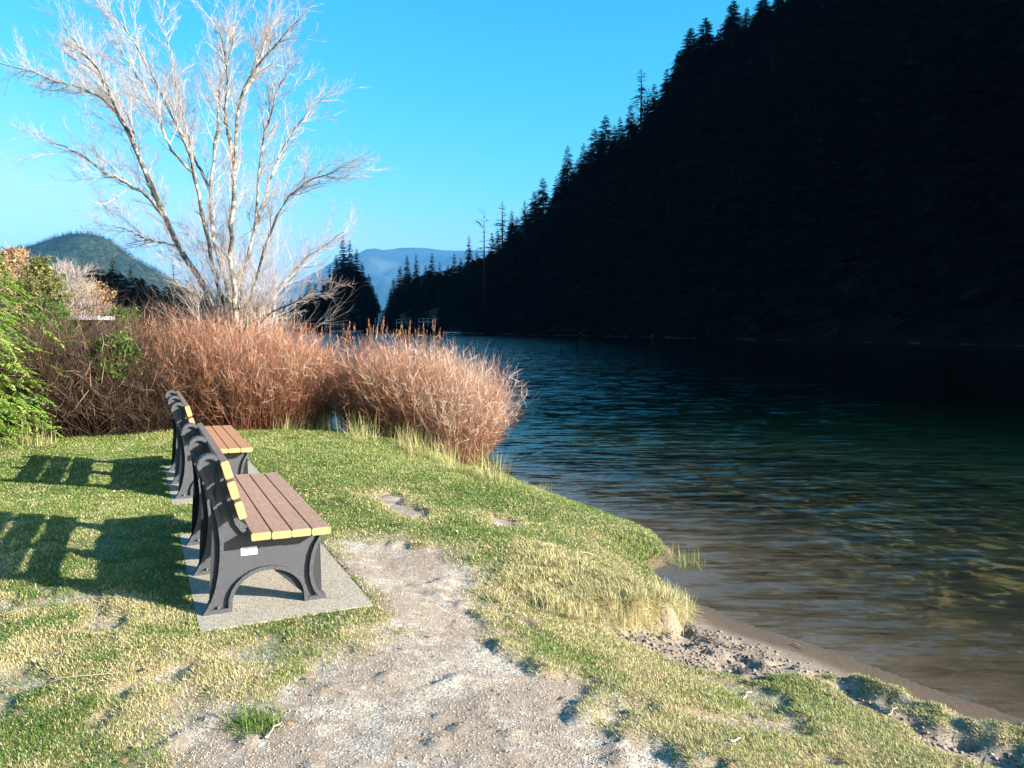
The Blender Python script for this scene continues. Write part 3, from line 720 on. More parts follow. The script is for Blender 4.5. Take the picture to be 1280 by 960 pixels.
# wood on the round hill
spots = []
for k in range(9500):
    i = rr.integers(0, 34); j = rr.integers(0, HXg.shape[1] - 1); a = rr.random(); b = rr.random()
    z = HZg[i, j] * (1 - a) + HZg[i + 1, j] * a
    if z < 5: continue
    spots.append((HXg[i, j] + b * (HXg[i, j + 1] - HXg[i, j]), HYg[i, j] + a * (HYg[i + 1, j] - HYg[i, j]), z - 1.5, rr.uniform(16, 26)))
lod_keep = lod; lod = [conifer_arrays(80 + k, H=1.0, rad=.34, whorls=7, per=5, subs=2) for k in range(3)]
forest('hill_forest', spots, M['conifer_lit'], 'blue green conifer forest covering the round hill far on the left')
lod = lod_keep

# ------------------------------------------------------------------ lakeside houses
M['wall_pale'] = plain('pale_grey_blue_siding', (0.32, 0.36, 0.42), (0.42, 0.46, 0.52), 2, 0.7)
M['wall_dark'] = plain('dark_cedar_siding', (0.05, 0.04, 0.035), (0.09, 0.07, 0.06), 2, 0.8)
M['roof'] = plain('dark_shingle_roof', (0.03, 0.03, 0.035), (0.07, 0.07, 0.075), 3, 0.9)
M['trim'] = plain('white_painted_trim', (0.7, 0.7, 0.7), (0.8, 0.8, 0.8), 5, 0.6)
M['roof_pale'] = plain('pale_weathered_roof', (0.26, 0.245, 0.27), (0.40, 0.38, 0.41), 3, 0.7)
t = NT('window_glass'); t.base((0.03, 0.04, 0.05), 0.08, 0.8); M['glass'] = t.m
def house(x, y, z, w, d, h, rh, wall, label, nwin, deck=True, rz=0.0, chimney=False):
    e = empty('lakeside_house', (x, y, z), rz); tag(e, label, 'house')
    bm = bmesh.new(); bm_box(bm, -w / 2, w / 2, -d / 2, d / 2, -1, h)
    a, b, c_ = [bm.verts.new(p) for p in ((-w / 2, -d / 2, h), (w / 2, -d / 2, h), (0, -d / 2, h + rh))]; bm.faces.new((a, b, c_))
    a, b, c_ = [bm.verts.new(p) for p in ((-w / 2, d / 2, h), (w / 2, d / 2, h), (0, d / 2, h + rh))]; bm.faces.new((a, c_, b))
    add('wall', bm_mesh('wall', bm, wall), e)
    bm = bmesh.new(); o = 0.5
    for s in (-1, 1):
        p = [(s * (w / 2 + o), -d / 2 - o, h - o * rh / (w / 2)), (s * (w / 2 + o), d / 2 + o, h - o * rh / (w / 2)), (0, d / 2 + o, h + rh + .02), (0, -d / 2 - o, h + rh + .02)]
        lo = [bm.verts.new(q) for q in p]; hi = [bm.verts.new((q[0], q[1], q[2] + .22)) for q in p]
        bm.faces.new(hi); bm.faces.new(lo[::-1])
        for k in range(4): bm.faces.new((lo[k], lo[(k + 1) % 4], hi[(k + 1) % 4], hi[k]))
    bmesh.ops.recalc_face_normals(bm, faces=bm.faces)
    rf = add('roof', bm_mesh('roof', bm, M['roof']), e)
    if chimney:
        bm = bmesh.new(); bm_box(bm, w * .2, w * .2 + .7, 0, .7, h, h + rh + .9); add('chimney', bm_mesh('chimney', bm, M['rock']), rf)
    floors = 2 if h > 4.5 else 1
    for fl in range(floors):
        for k in range(nwin):
            cxw = -w / 2 + (k + .5) * w / nwin; z0 = .9 + fl * 2.8
            bm = bmesh.new(); yy = -d / 2 - .06
            for a in ((cxw - .65, cxw - .53, z0, z0 + 1.4), (cxw + .53, cxw + .65, z0, z0 + 1.4), (cxw - .53, cxw + .53, z0, z0 + .12), (cxw - .53, cxw + .53, z0 + 1.28, z0 + 1.4)):
                bm_box(bm, a[0], a[1], yy, -d / 2 + .01, a[2], a[3])
            fr = add('window', bm_mesh('window', bm, M['trim']), e)
            bm = bmesh.new(); bm_box(bm, cxw - .53, cxw + .53, -d / 2 - .03, -d / 2 + .01, z0 + .12, z0 + 1.28)
            add('pane', bm_mesh('pane', bm, M['glass']), fr)
    if deck:
        bm = bmesh.new(); bm_box(bm, -w / 2 - .5, w / 2 + .5, -d / 2 - 2.4, -d / 2 - .02, .35, .55)
        for k in range(7):
            xk = -w / 2 - .4 + k * (w + .8) / 6; bm_box(bm, xk - .06, xk + .06, -d / 2 - 2.35, -d / 2 - 2.23, -1.2, 1.5)
        bm_box(bm, -w / 2 - .5, w / 2 + .5, -d / 2 - 2.36, -d / 2 - 2.22, 1.502, 1.6)
        add('deck', bm_mesh('deck', bm, M['wall_pale']), e)
    return e
def hx_(u, Yc): return AT(u, 408, Yc)[0]
house(hx_(426, 318), 318, 1.0, 8.0, 7, 5.6, 2.6, M['wall_dark'], 'two storey dark lakeside house with white windows under the tallest conifer clump', 3, chimney=True)
house(hx_(444, 318), 320, 1.6, 6.5, 6, 5.4, 2.4, M['wall_dark'], 'dark lakeside cottage with two bright windows right of the two storey house', 2)
house(hx_(485, 308), 308, 3.0, 6.2, 6, 3.4, 1.6, M['wall_pale'], 'small pale blue house standing in the gap below the blue mountain', 2, rz=R(-6))
house(hx_(412, 322), 322, 1.2, 3.2, 4, 5.0, 1.6, M['wall_pale'], 'narrow pale cabin at the left of the lakeside houses', 1, deck=False)
house(hx_(522, 283), 283, 2.4, 11, 6, 3.2, 1.8, M['wall_dark'], 'long low dark house among conifers right of the gap', 4, rz=R(-14))
house(hx_(548, 268), 268, 2.6, 9, 6, 3.2, 1.6, M['wall_dark'], 'low dark house at the foot of the mountain nearest the sparse snag', 3, rz=R(-16))
def dock(x, y, w, d, label, rz=0.0, top='trim', posts=4, zt=0.35):
    e = empty('dock', (x, y, WZ), rz); tag(e, label, 'dock')
    bm = bmesh.new(); bm_box(bm, -w / 2, w / 2, -d / 2, d / 2, zt - .18, zt); add('deck_platform', bm_mesh('deck_platform', bm, M[top]), e)
    for k in range(posts):
        bm = bmesh.new(); xk = -w / 2 + .3 + k * (w - .6) / max(1, posts - 1)
        bmesh.ops.create_cone(bm, cap_ends=True, segments=10, radius1=.13, radius2=.12, depth=2.2, matrix=Matrix.Translation((xk, -d / 2 - .14, 0.0)))
        add('post', bm_mesh('post', bm, M['dark_bark']), e)
dock(hx_(426, 304), 304, 8, 3, 'long floating dock in front of the two storey lakeside house')
dock(hx_(445, 300), 300, 5, 2.4, 'short floating dock right of the long one on the far shore')
dock(hx_(566, 236), 236, 5, 2.2, 'small low dock at the far shore below the mountain foot', R(-20), posts=3)
dock(hx_(182, 47), 47, 1.6, 1.6, 'pale floating dock edge glimpsed through the left thicket', R(-20), 'roof_pale', 2, 0.5)

# white roofed shelter behind the thicket
e = empty('park_shelter', (AT(97, 400, 38)[0], 38, 0.0), R(6)); tag(e, 'low shelter with a flat white roof behind the bramble thicket', 'shelter')
bm = bmesh.new(); bm_box(bm, -1.45, 1.35, -1.0, 1.0, 1.86, 2.04); bmesh.ops.bevel(bm, geom=bm.edges[:], offset=.03, segments=1)
add('roof', bm_mesh('roof', bm, M['roof_pale']), e)
bm = bmesh.new(); bm_box(bm, -1.3, 1.2, .8, .9, 0, 1.858); add('wall', bm_mesh('wall', bm, M['wall_dark']), e)
for sx in (-1.25, 1.15):
    bm = bmesh.new(); bm_box(bm, sx - .06, sx + .06, -.9, -.78, 0, 1.858); add('post', bm_mesh('post', bm, M['wall_dark']), e)

# shore boulders under the mountain
def boulder(x, y, z, s, seed, label, group):
    bm = bmesh.new(); bmesh.ops.create_icosphere(bm, subdivisions=3, radius=s)
    rn = random.Random(seed); o = [rn.uniform(-9, 9) for _ in range(3)]
    from mathutils import noise as mn
    for v in bm.verts:
        d = mn.noise((v.co / s) * 1.3 + Vector(o)) * .5 + mn.noise((v.co / s) * 3 + Vector(o)) * .18
        v.co *= 1 + d; v.co.z *= .62
    ob = add('boulder', bm_mesh('boulder', bm, M['rock'])); ob.location = (x, y, z); tag(ob, label, 'boulder', group)
for k in range(26):
    if k < 9: u = r_.uniform(1145, 1215); s_ = r_.uniform(.2, .6)
    else: u = r_.uniform(640, 1020); s_ = r_.uniform(.25, .7)
    a = (u - 640) / 985.0 / cp_
    best = min(np.arange(60, 240, .5), key=lambda yy: abs((a * yy - HA[0]) * HN[0] + (yy - HA[1]) * HN[1] - .5))
    boulder(a * best + r_.uniform(-.5, 1.2), best, WZ + r_.uniform(0, .4), s_, k, 'pale rock of the rubble patch at the waterline far right' if k < 9 else 'grey boulder at the foot of the shaded mountainside by the water', 'rocks of the far right rubble patch' if k < 9 else 'boulders along the shaded shore')
# pale leaning dead trunk on the slope
b0 = AT(655, 408, 205); b1 = AT(645, 365, 207)
P = np.linspace(b0, b1, 6)[None]; P[0, :, 0] += np.array([0, .1, .2, .2, .1, 0])
V, Qd = tubes(P, np.linspace(.16, .05, 6)[None], 6)
tag(add('dead_trunk', np_mesh('dead_trunk', V, [Qd], M['stick'], smooth=True)), 'thin pale dead trunk leaning against the dark mountainside near the water', 'tree')

# ------------------------------------------------------------------ benches
AX = R(25.5)
def bench_local(px, py):   # local x = front, y = along
    return px * math.cos(AX) - py * math.sin(AX), px * math.sin(AX) + py * math.cos(AX)
def support_outline():
    pts = [(-.01, 0), (.012, .03), (.034, .07), (.056, .13), (.073, .21), (.083, .30), (.086, .38), (.080, .46), (.065, .54), (.045, .62), (.018, .71), (-.008, .77)]
    cxx, cz, rr0 = .044, .797, .058
    for a in range(195, -20, -18): pts.append((cxx + rr0 * math.cos(R(a)), cz + rr0 * math.sin(R(a))))
    pts += [(.104, .760), (.125, .68), (.150, .60), (.168, .53), (.185, .480), (.208, .446), (.235, .424), (.265, .410), (.30, .402), (.62, .394), (.636, .389), (.628, .35), (.602, .31), (.583, .26), (.572, .20), (.570, .15), (.578, .10), (.595, .055), (.618, .03), (.64, .02), (.642, 0), (.522, 0)]
    for k in range(1, 14):
        a = math.pi * k / 14; pts.append((.33 + .192 * math.cos(a), .02 + .185 * math.sin(a) ** .9))
    pts += [(.138, 0)]
    return pts
def make_support():
    o = support_outline(); n = len(o); bm = bmesh.new()
    hw, hr, rw = .012, .038, .020
    ins = []
    for i in range(n):
        p0 = Vector(o[i - 1]); p1 = Vector(o[i]); p2 = Vector(o[(i + 1) % n])
        t1 = (p1 - p0).normalized(); t2 = (p2 - p1).normalized(); tt = (t1 + t2)
        if tt.length < .1: tt = t2
        tt.normalize(); nn = Vector((tt.y, -tt.x))     # right side of travel = inside (clockwise path)
        ins.append(p1 + nn * rw / max(.55, abs(t1.dot(tt))))
    A = [bm.verts.new((p.x, -hw, p.y)) for p in ins]; B = [bm.verts.new((p.x, hw, p.y)) for p in ins]
    f1 = bm.faces.new(A[::-1]); f2 = bm.faces.new(B)
    of = [bm.verts.new((p[0], -hr, p[1])) for p in o]; ob_ = [bm.verts.new((p[0], hr, p[1])) for p in o]
    jf = [bm.verts.new((p.x, -hr, p.y)) for p in ins]; jb = [bm.verts.new((p.x, hr, p.y)) for p in ins]
    for i in range(n):
        j = (i + 1) % n
        bm.faces.new((of[i], of[j], ob_[j], ob_[i])); bm.faces.new((of[j], of[i], jf[i], jf[j])); bm.faces.new((ob_[i], ob_[j], jb[j], jb[i]))
        bm.faces.new((jf[i], jf[j], A[j], A[i])) ; bm.faces.new((jb[j], jb[i], B[i], B[j]))
    # foot pads between the flanges
    for x0, x1 in ((.012, .118), (.545, .62)):
        bm_box(bm, x0, x1, -hr + .002, hr - .002, .002, .022)
    bmesh.ops.triangulate(bm, faces=[f1, f2])
    bmesh.ops.recalc_face_normals(bm, faces=bm.faces)
    bm.edges.ensure_lookup_table()
    me = bm_mesh('support', bm, M['plastic'])
    return me
def make_slat(w, th, L, top_mi=0, mats=None):
    """slat lying flat, long along y, centred; end faces get material 1"""
    bm = bmesh.new(); bm_box(bm, -w / 2, w / 2, 0, L, -th / 2, th / 2)
    ed = [e_ for e_ in bm.edges if abs(e_.verts[0].co.y - e_.verts[1].co.y) > L * .5]
    bmesh.ops.bevel(bm, geom=ed, offset=.0045, segments=2, affect='EDGES')
    ends = []
    for f in bm.faces:
        if abs(f.normal.y) > .9: f.material_index = 1
    bm.normal_update()
    for f in bm.faces:
        if abs(f.normal.y) > .9: f.material_index = 1
    return bm
def make_bench(label, slat_mat, sticker):
    e = empty('park_bench'); tag(e, label, 'bench', 'benches facing the lake')
    Ls = 1.48; over = .155
    sm = make_support()
    for k in range(3):
        s_ = add('support', sm, e); s_.location = (0, k * Ls / 2, 0)
        for bx in (.07, .585):
            bm = bmesh.new(); bmesh.ops.create_cone(bm, cap_ends=True, segments=10, radius1=.011, radius2=.009, depth=.012, matrix=Matrix.Translation((bx, -.02, .028)))
            add('bolt', bm_mesh('bolt', bm, M['screw']), s_)
    L = Ls + 2 * over
    def screws(bm, th, w):
        for k in range(3):
            for dx in (-w * .22, w * .22):
                y = over + k * Ls / 2
                r = bmesh.ops.create_cone(bm, cap_ends=True, segments=8, radius1=.0048, radius2=.0048, depth=.003, matrix=Matrix.Translation((dx, y, th / 2)))
                for v in r['verts']:
                    for f in v.link_faces: f.material_index = 2
    for k in range(4):
        bm = make_slat(.1005, .040, L); screws(bm, .04, .1005)
        o = add('seat_slat', bm_mesh('seat_slat', bm, [slat_mat, M['slat_end'], M['screw']]), e); o.location = (.283 + k * .1045, -over + (.003, -.002, .004, 0)[k], .422 - k * .002)
        o.rotation_euler = (0, R((-.6, .5, .2, -.3)[k]), 0)
    lean = math.atan2(.085, .31)
    for k in range(3):
        bm = make_slat(.094, .040, L); screws(bm, .04, .094)
        o = add('back_slat', bm_mesh('back_slat', bm, [slat_mat, M['slat_end'], M['screw']]), e)
        zc = .788 - k * .108
        xc = np.interp(zc, [.50, .60, .68, .755, .80], [.181, .150, .125, .102, .095]) + .024
        o.location = (xc, -over, zc); o.rotation_euler = (0, R(90) - lean, 0)
    if sticker:
        bm = bmesh.new(); bm_box(bm, -.042, .042, -.0012, .0012, -.022, .022)
        st = add('sticker', bm_mesh('sticker', bm, M['sticker']), e); st.location = (.235, -.0155, .315)
        cu = bpy.data.curves.new('lettering', 'FONT'); cu.body = 'KECZR .'; cu.size = .017; cu.align_x = 'CENTER'; cu.extrude = .0003; cu.materials.append(M['ink'])
        tmp = bpy.data.objects.new('tmp_text', cu); link(tmp); bpy.context.view_layer.update()
        lm_ = bpy.data.meshes.new_from_object(tmp.evaluated_get(bpy.context.evaluated_depsgraph_get())); bpy.data.objects.remove(tmp)
        tx = add('lettering', lm_); tx.parent = st; tx.location = (0, -.0018, .002); tx.rotation_euler = (R(90), 0, 0)
    return e
B1 = G(255, 767, 0.024); B2 = G(219.5, 623, 0.024)
PADZ = .024
b1 = make_bench('nearest park bench with brown slats, black supports and a white sticker on its end', M['slat'], True)
b1.location = (B1[0], B1[1], PADZ); b1.rotation_euler = (0, 0, AX)
b2 = make_bench('farther park bench with orange brown slats, beyond the one with the sticker', M['slat_b'], False)
b2.location = (B2[0], B2[1], PADZ); b2.rotation_euler = (0, 0, AX)
for (bx, by), lab in ((B1, 'pale exposed aggregate concrete pad under the nearest bench'), (B2, 'pale concrete pad under the farther bench')):
    bm = bmesh.new(); n = 24
    x0, x1, y0, y1 = -.045, .86, -.26, 1.80
    bm_box(bm, x0, x1, y0, y1, -.10, PADZ)
    ed = [e_ for e_ in bm.edges if e_.verts[0].co.z > 0 and e_.verts[1].co.z > 0]
    bmesh.ops.bevel(bm, geom=ed, offset=.008, segments=2, affect='EDGES')
    o = add('concrete_pad', bm_mesh('concrete_pad', bm, M['concrete'])); o.location = (bx, by, 0); o.rotation_euler = (0, 0, AX)
    tag(o, lab, 'concrete pad', 'pads under the benches')
def on_pad(x, y, m=0.0):
    r = np.zeros(x.shape, bool)
    for bx, by in (B1, B2):
        dx, dy = x - bx, y - by; lx = dx * math.cos(AX) + dy * math.sin(AX); ly = -dx * math.sin(AX) + dy * math.cos(AX)
        r |= (lx > -.045 - m) & (lx < .86 + m) & (ly > -.26 - m) & (ly < 1.80 + m)
    return r

# ------------------------------------------------------------------ lawn grass
def grass_field(N, seed):
    r = np.random.default_rng(seed)
    th = r.uniform(-R(60), R(39), N); q = .75
    r0, r1 = 1.75, 14.0
    rad = (r.random(N) * (r1 ** q - r0 ** q) + r0 ** q) ** (1 / q)
    x = rad * np.sin(th); y = rad * np.cos(th)
    g = look(RG, x, y); s = look(RST, x, y)
    tuft = fbm(x * 11, y * 11, 91, 3)
    keep = (g * (0.45 + 1.0 * tuft) * (1 - .15 * s) > r.random(N) * .95) & ~on_pad(x, y, -.012 - .03 * fbm(x * 8, y * 8, 5, 3)) & (x > RX0 + .1) & (x < 4.6) & (y > RY0)
    x, y, rad, g, s, tuft = [a[keep] for a in (x, y, rad, g, s, tuft)]
    n = len(x); z = look(RZ, x, y)
    # terrain slope: overhanging turf droops
    gx = (look(RZ, x + .05, y) - look(RZ, x - .05, y)) / .1; gy = (look(RZ, x, y + .05) - look(RZ, x, y - .05)) / .1
    lush = sstep(7.5, 9.5, y + 0.35 * x)
    mound = sstep(-.05, .1, sdf(x, y, MOUND)); tip = sstep(-.02, .08, sdf(x, y, YTIP))
    L = (.010 + .013 * r.random(n)) * (0.75 + .6 * tuft) * (1 + .9 * lush + 1.1 * mound + .8 * tip) * (1 + .03 * rad)
    w = (.0008 + .0005 * r.random(n)) * np.clip(rad / 2.6, 1, 3.4)
    az = r.uniform(0, 2 * math.pi, n); lean = r.uniform(.15, 1.1, n)
    D = np.stack([np.cos(az) * lean - gx * 1.5, np.sin(az) * lean - gy * 1.5, np.ones(n)], 1); D = unit(D)
    side = unit(np.stack([-np.sin(az), np.cos(az), np.zeros(n)], 1))
    P0 = np.stack([x, y, z - .004], 1); P1 = P0 + D * (L * .55)[:, None]
    D2 = unit(D + np.stack([np.cos(az) * .5, np.sin(az) * .5, -np.full(n, .35)], 1)); P2 = P1 + D2 * (L * .5)[:, None]
    V = np.stack([P0 - side * w[:, None], P0 + side * w[:, None], P1 + side * (w * .8)[:, None], P1 - side * (w * .8)[:, None], P2], 1).reshape(-1, 3)
    i = np.arange(n) * 5
    Q = np.stack([i, i + 1, i + 2, i + 3], 1); T = np.stack([i + 3, i + 2, i + 4], 1)
    dry = (r.random(n) < (0.10 + .85 * s)).astype(float)
    big = fbm(x * .9, y * .9, 33, 3); bl_ = fbm(x * 5, y * 5, 35, 3)
    tone = np.where(dry > 0, r.uniform(.55, .98, n), np.clip(.18 + .22 * r.random(n) + .5 * (big - .5) + .35 * (bl_ - .5) + .15 * lush, 0, .55))
    tone = np.where(tip * r.random(n) > .3, r.uniform(.38, .60, n), tone)
    return V, [Q, T], np.repeat(tone, 5)
V, FF, tn = grass_field(3300000, 4)
o = add('lawn_grass', np_mesh('lawn_grass', V, FF, M['grass'], dict(tone=tn))); tag(o, 'short patchy lawn grass, green and straw coloured, around the benches', 'grass', None, 'stuff')

# longer straw hanging over the mound face, reeds by the shrubs
def blade_clumps(pts, per, L0, L1, w, spread, lean, tone_rng, seed):
    r = np.random.default_rng(seed); n = len(pts) * per
    c = np.repeat(np.array(pts), per, 0)
    x = c[:, 0] + r.normal(0, spread, n); y = c[:, 1] + r.normal(0, spread, n)
    z = look(RZ, x, y) if c.shape[1] == 2 else c[:, 2]
    L = r.uniform(L0, L1, n); az = r.uniform(0, 2 * math.pi, n); ln = r.uniform(0, lean, n)
    d = np.stack([np.cos(az) * ln, np.sin(az) * ln, np.ones(n)], 1); d = unit(d)
    K = 4; P = [np.stack([x, y, z - .01], 1)]
    for k in range(1, K):
        d = unit(d + np.stack([np.cos(az) * .25 * ln, np.sin(az) * .25 * ln, -.25 * ln], 1)); P.append(P[-1] + d * (L / (K - 1))[:, None])
    P = np.stack(P, 1); side = unit(np.stack([-np.sin(az), np.cos(az), np.zeros(n)], 1))
    W = (w * r.uniform(.6, 1.3, n))[:, None] * np.array([1, .9, .65, .1])[None]
    V, Q = ribbons(P, W, side); return V, Q, np.repeat(r.uniform(*tone_rng, n), K * 2)
def along(poly, step):
    out = []
    for (ax, ay), (bx, by) in zip(poly[:-1], poly[1:]):
        n = max(1, int(math.hypot(bx - ax, by - ay) / step))
        for k in range(n): out.append((ax + (bx - ax) * k / n, ay + (by - ay) * k / n))
    return out
fr_ = [(p[0] - .02, p[1] + .04) for p in along(MFRONT, .025)]
V, Q, tn = blade_clumps(fr_, 55, .06, .17, .0019, .045, 2.4, (.2, 1.0), 5)
tag(add('mound_straw', np_mesh('mound_straw', V, [Q], M['grass'], dict(tone=.4 + .6 * tn))), 'dry straw hanging over the eroded face of the turf mound', 'grass', None, 'stuff')

def strand_shrub(name, label, cat, group, base_pts, n, H, Hvar, lean, bias, rad, mat, tone_rng, seed, twigs=7, twl=.22, tip_tone=.25, curve=.10, zbase=None, side_light=None, child='stems'):
    """many fine upright stems with side twigs; base_pts = polygon of the footprint"""
    r = np.random.default_rng(seed)
    xs_ = [p[0] for p in base_pts]; ys_ = [p[1] for p in base_pts]
    X_, Y_ = [], []
    while len(X_) < n:
        a = r.uniform(min(xs_), max(xs_), n); b = r.uniform(min(ys_), max(ys_), n); k = inside(a, b, base_pts); X_ += list(a[k]); Y_ += list(b[k])
    x = np.array(X_[:n]); y = np.array(Y_[:n]); cx_, cy_ = np.mean(xs_), np.mean(ys_)
    z = look(RZ, x, y) if zbase is None else np.full(n, zbase)
    z = np.maximum(z, WZ - .15)
    ex = (x - cx_) / (max(xs_) - min(xs_)) * 2; ey = (y - cy_) / (max(ys_) - min(ys_)) * 2
    K = 6
    d = np.stack([r.normal(0, lean, n) + ex * bias, r.normal(0, lean, n) + ey * bias, np.ones(n)], 1); d = unit(d)
    L = H * (1 - Hvar * r.random(n) ** .7) * (1.08 - .34 * np.clip(ex ** 2 + .5 * ey ** 2, 0, 1.2))
    P = [np.stack([x, y, z - .03], 1)]
    for k in range(1, K):
        d = unit(d + r.normal(0, curve, (n, 3)) * np.array([1, 1, .3]) + np.array([0, 0, .05])); P.append(P[-1] + d * (L / (K - 1))[:, None])
    P = np.stack(P, 1); tt = np.linspace(0, 1, K)
    Rr = rad * r.uniform(.6, 1.4, n)[:, None] * (1 - .75 * tt)[None]
    V1, Q1 = tubes(P, Rr, 3)
    base_t = r.uniform(tone_rng[0], tone_rng[1], n)
    patch = fbm(x * 2, y * 2, seed, 3) - .5
    base_t = base_t + patch * .35
    T1 = np.repeat((base_t[:, None] - .12 * (1 - tt[None]) + tip_tone * tt[None] ** 2)[:, :, None], 3, 2).ravel()
    # twigs
    m = n * twigs; idx = np.repeat(np.arange(n), twigs); tp = r.uniform(.22, .98, m) * (K - 1)
    k0 = np.minimum(tp.astype(int), K - 2); fr2 = (tp - k0)[:, None]
    S = P[idx, k0] * (1 - fr2) + P[idx, k0 + 1] * fr2; dd = unit(P[idx, k0 + 1] - P[idx, k0])
    dd = unit(dd + r.normal(0, .8, (m, 3)) + np.array([0, 0, .1])); lt = twl * r.uniform(.4, 1.3, m)
    S1 = S + dd * (lt * .5)[:, None]; dd2 = unit(dd + r.normal(0, .25, (m, 3)) + np.array([0, 0, .12])); S2 = S1 + dd2 * (lt * .5)[:, None]
    PT = np.stack([S, S1, S2], 1); sd2 = unit(np.cross(dd, r.normal(0, 1, (m, 3))))
    V2, Q2 = ribbons(PT, rad * .62 * np.array([1, .8, .25])[None] * r.uniform(.7, 1.3, m)[:, None], sd2)
    T2 = np.repeat(np.clip(base_t[idx] + tip_tone * (tp / (K - 1)) ** 2 + r.uniform(-.3, .35, m), 0, 1), 6)
    V = np.concatenate([V1, V2]); tn = np.clip(np.concatenate([T1, T2]), 0, 1)
    e = empty(name, (cx_, cy_, float(np.min(z)))); tag(e, label, cat, group)
    off = np.array([cx_, cy_, float(np.min(z))])
    me = np_mesh(child, V - off, [Q1, Q2 + len(V1)], mat, dict(tone=tn))
    add(child, me, e)
    return e, P
RS_ = 'leafless red shrubs along the shore'
def blob(cx0, cy0, rx_, ry_, n=14, rot=0.0):
    return [(cx0 + rx_ * math.cos(a) * math.cos(rot) - ry_ * math.sin(a) * math.sin(rot), cy0 + rx_ * math.cos(a) * math.sin(rot) + ry_ * math.sin(a) * math.cos(rot)) for a in [2 * math.pi * k / n for k in range(n)]]
def shrub_at(u, v, Yc, rx_, ry_, **kw):
    p = AT(u, v, Yc); return strand_shrub('red_shrub', kw.pop('label'), 'shrub', RS_, blob(p[0], Yc, rx_, ry_), **kw)
shrub_at(240, 500, 11.9, .80, .6, label='red brown twiggy shrub at the left end of the row, behind the farther bench', n=2300, H=1.85, Hvar=.45, lean=.20, bias=.42, rad=.0030, mat=M['red_stem'], tone_rng=(.12, .52), seed=31, twigs=12, twl=.19)
shrub_at(312, 500, 12.1, .75, .7, label='tall red brown shrub directly in front of the bare tree', n=2600, H=1.85, Hvar=.45, lean=.18, bias=.42, rad=.0030, mat=M['red_stem'], tone_rng=(.15, .6), seed=32, twigs=12, twl=.19)
shrub_at(358, 500, 12.3, .56, .7, label='red brown shrub with pale straw at its foot, right of the bare tree', n=2300, H=1.72, Hvar=.4, lean=.16, bias=.42, rad=.0030, mat=M['red_stem'], tone_rng=(.2, .65), seed=33, twigs=12, twl=.18)
shrub_at(482, 500, 12.4, .56, .7, label='rusty shrub with a dark hollow foot, left part of the waterside clump', n=2300, H=1.66, Hvar=.4, lean=.17, bias=.42, rad=.0030, mat=M['red_stem'], tone_rng=(.10, .55), seed=34, twigs=12, twl=.18)
shrub_at(530, 500, 12.3, .60, .7, label='rusty shrub in the middle of the waterside clump', n=2300, H=1.86, Hvar=.42, lean=.17, bias=.42, rad=.0030, mat=M['red_stem'], tone_rng=(.2, .68), seed=35, twigs=12, twl=.18)
shrub_at(570, 520, 12.2, .44, .6, label='pale tipped rusty shrub leaning out over the lake at the right end', n=2300, H=1.90, Hvar=.5, lean=.18, bias=.42, rad=.0030, mat=M['red_stem'], tone_rng=(.32, .85), seed=36, twigs=10, twl=.18, tip_tone=.3)
# bramble thicket on the left
BR = 'dull brown thicket on the left'
for (u, Yc, rx_, H, lab, sd0, n) in [(30, 10.9, .8, 1.35, 'dull brown bramble thicket beside the bright cedar', 41, 900), (95, 11.0, .8, 1.72, 'dark bramble thicket with bare arching canes below the white shelter roof', 42, 1100), (150, 11.2, .8, 1.45, 'dark bramble thicket grown through with green leaves', 43, 1100), (196, 11.6, .55, 1.4, 'dark bramble thicket against the first red shrub', 44, 900)]:
    p = AT(u, 500, Yc); strand_shrub('bramble_thicket', lab, 'thicket', BR, blob(p[0], Yc, rx_, .55), n=n, H=H * 1.38, Hvar=.6, lean=.38, bias=.18, rad=.0045, mat=M['bramble'], tone_rng=(.0, .45), seed=sd0, twigs=9, twl=.3, curve=.28, child='canes')
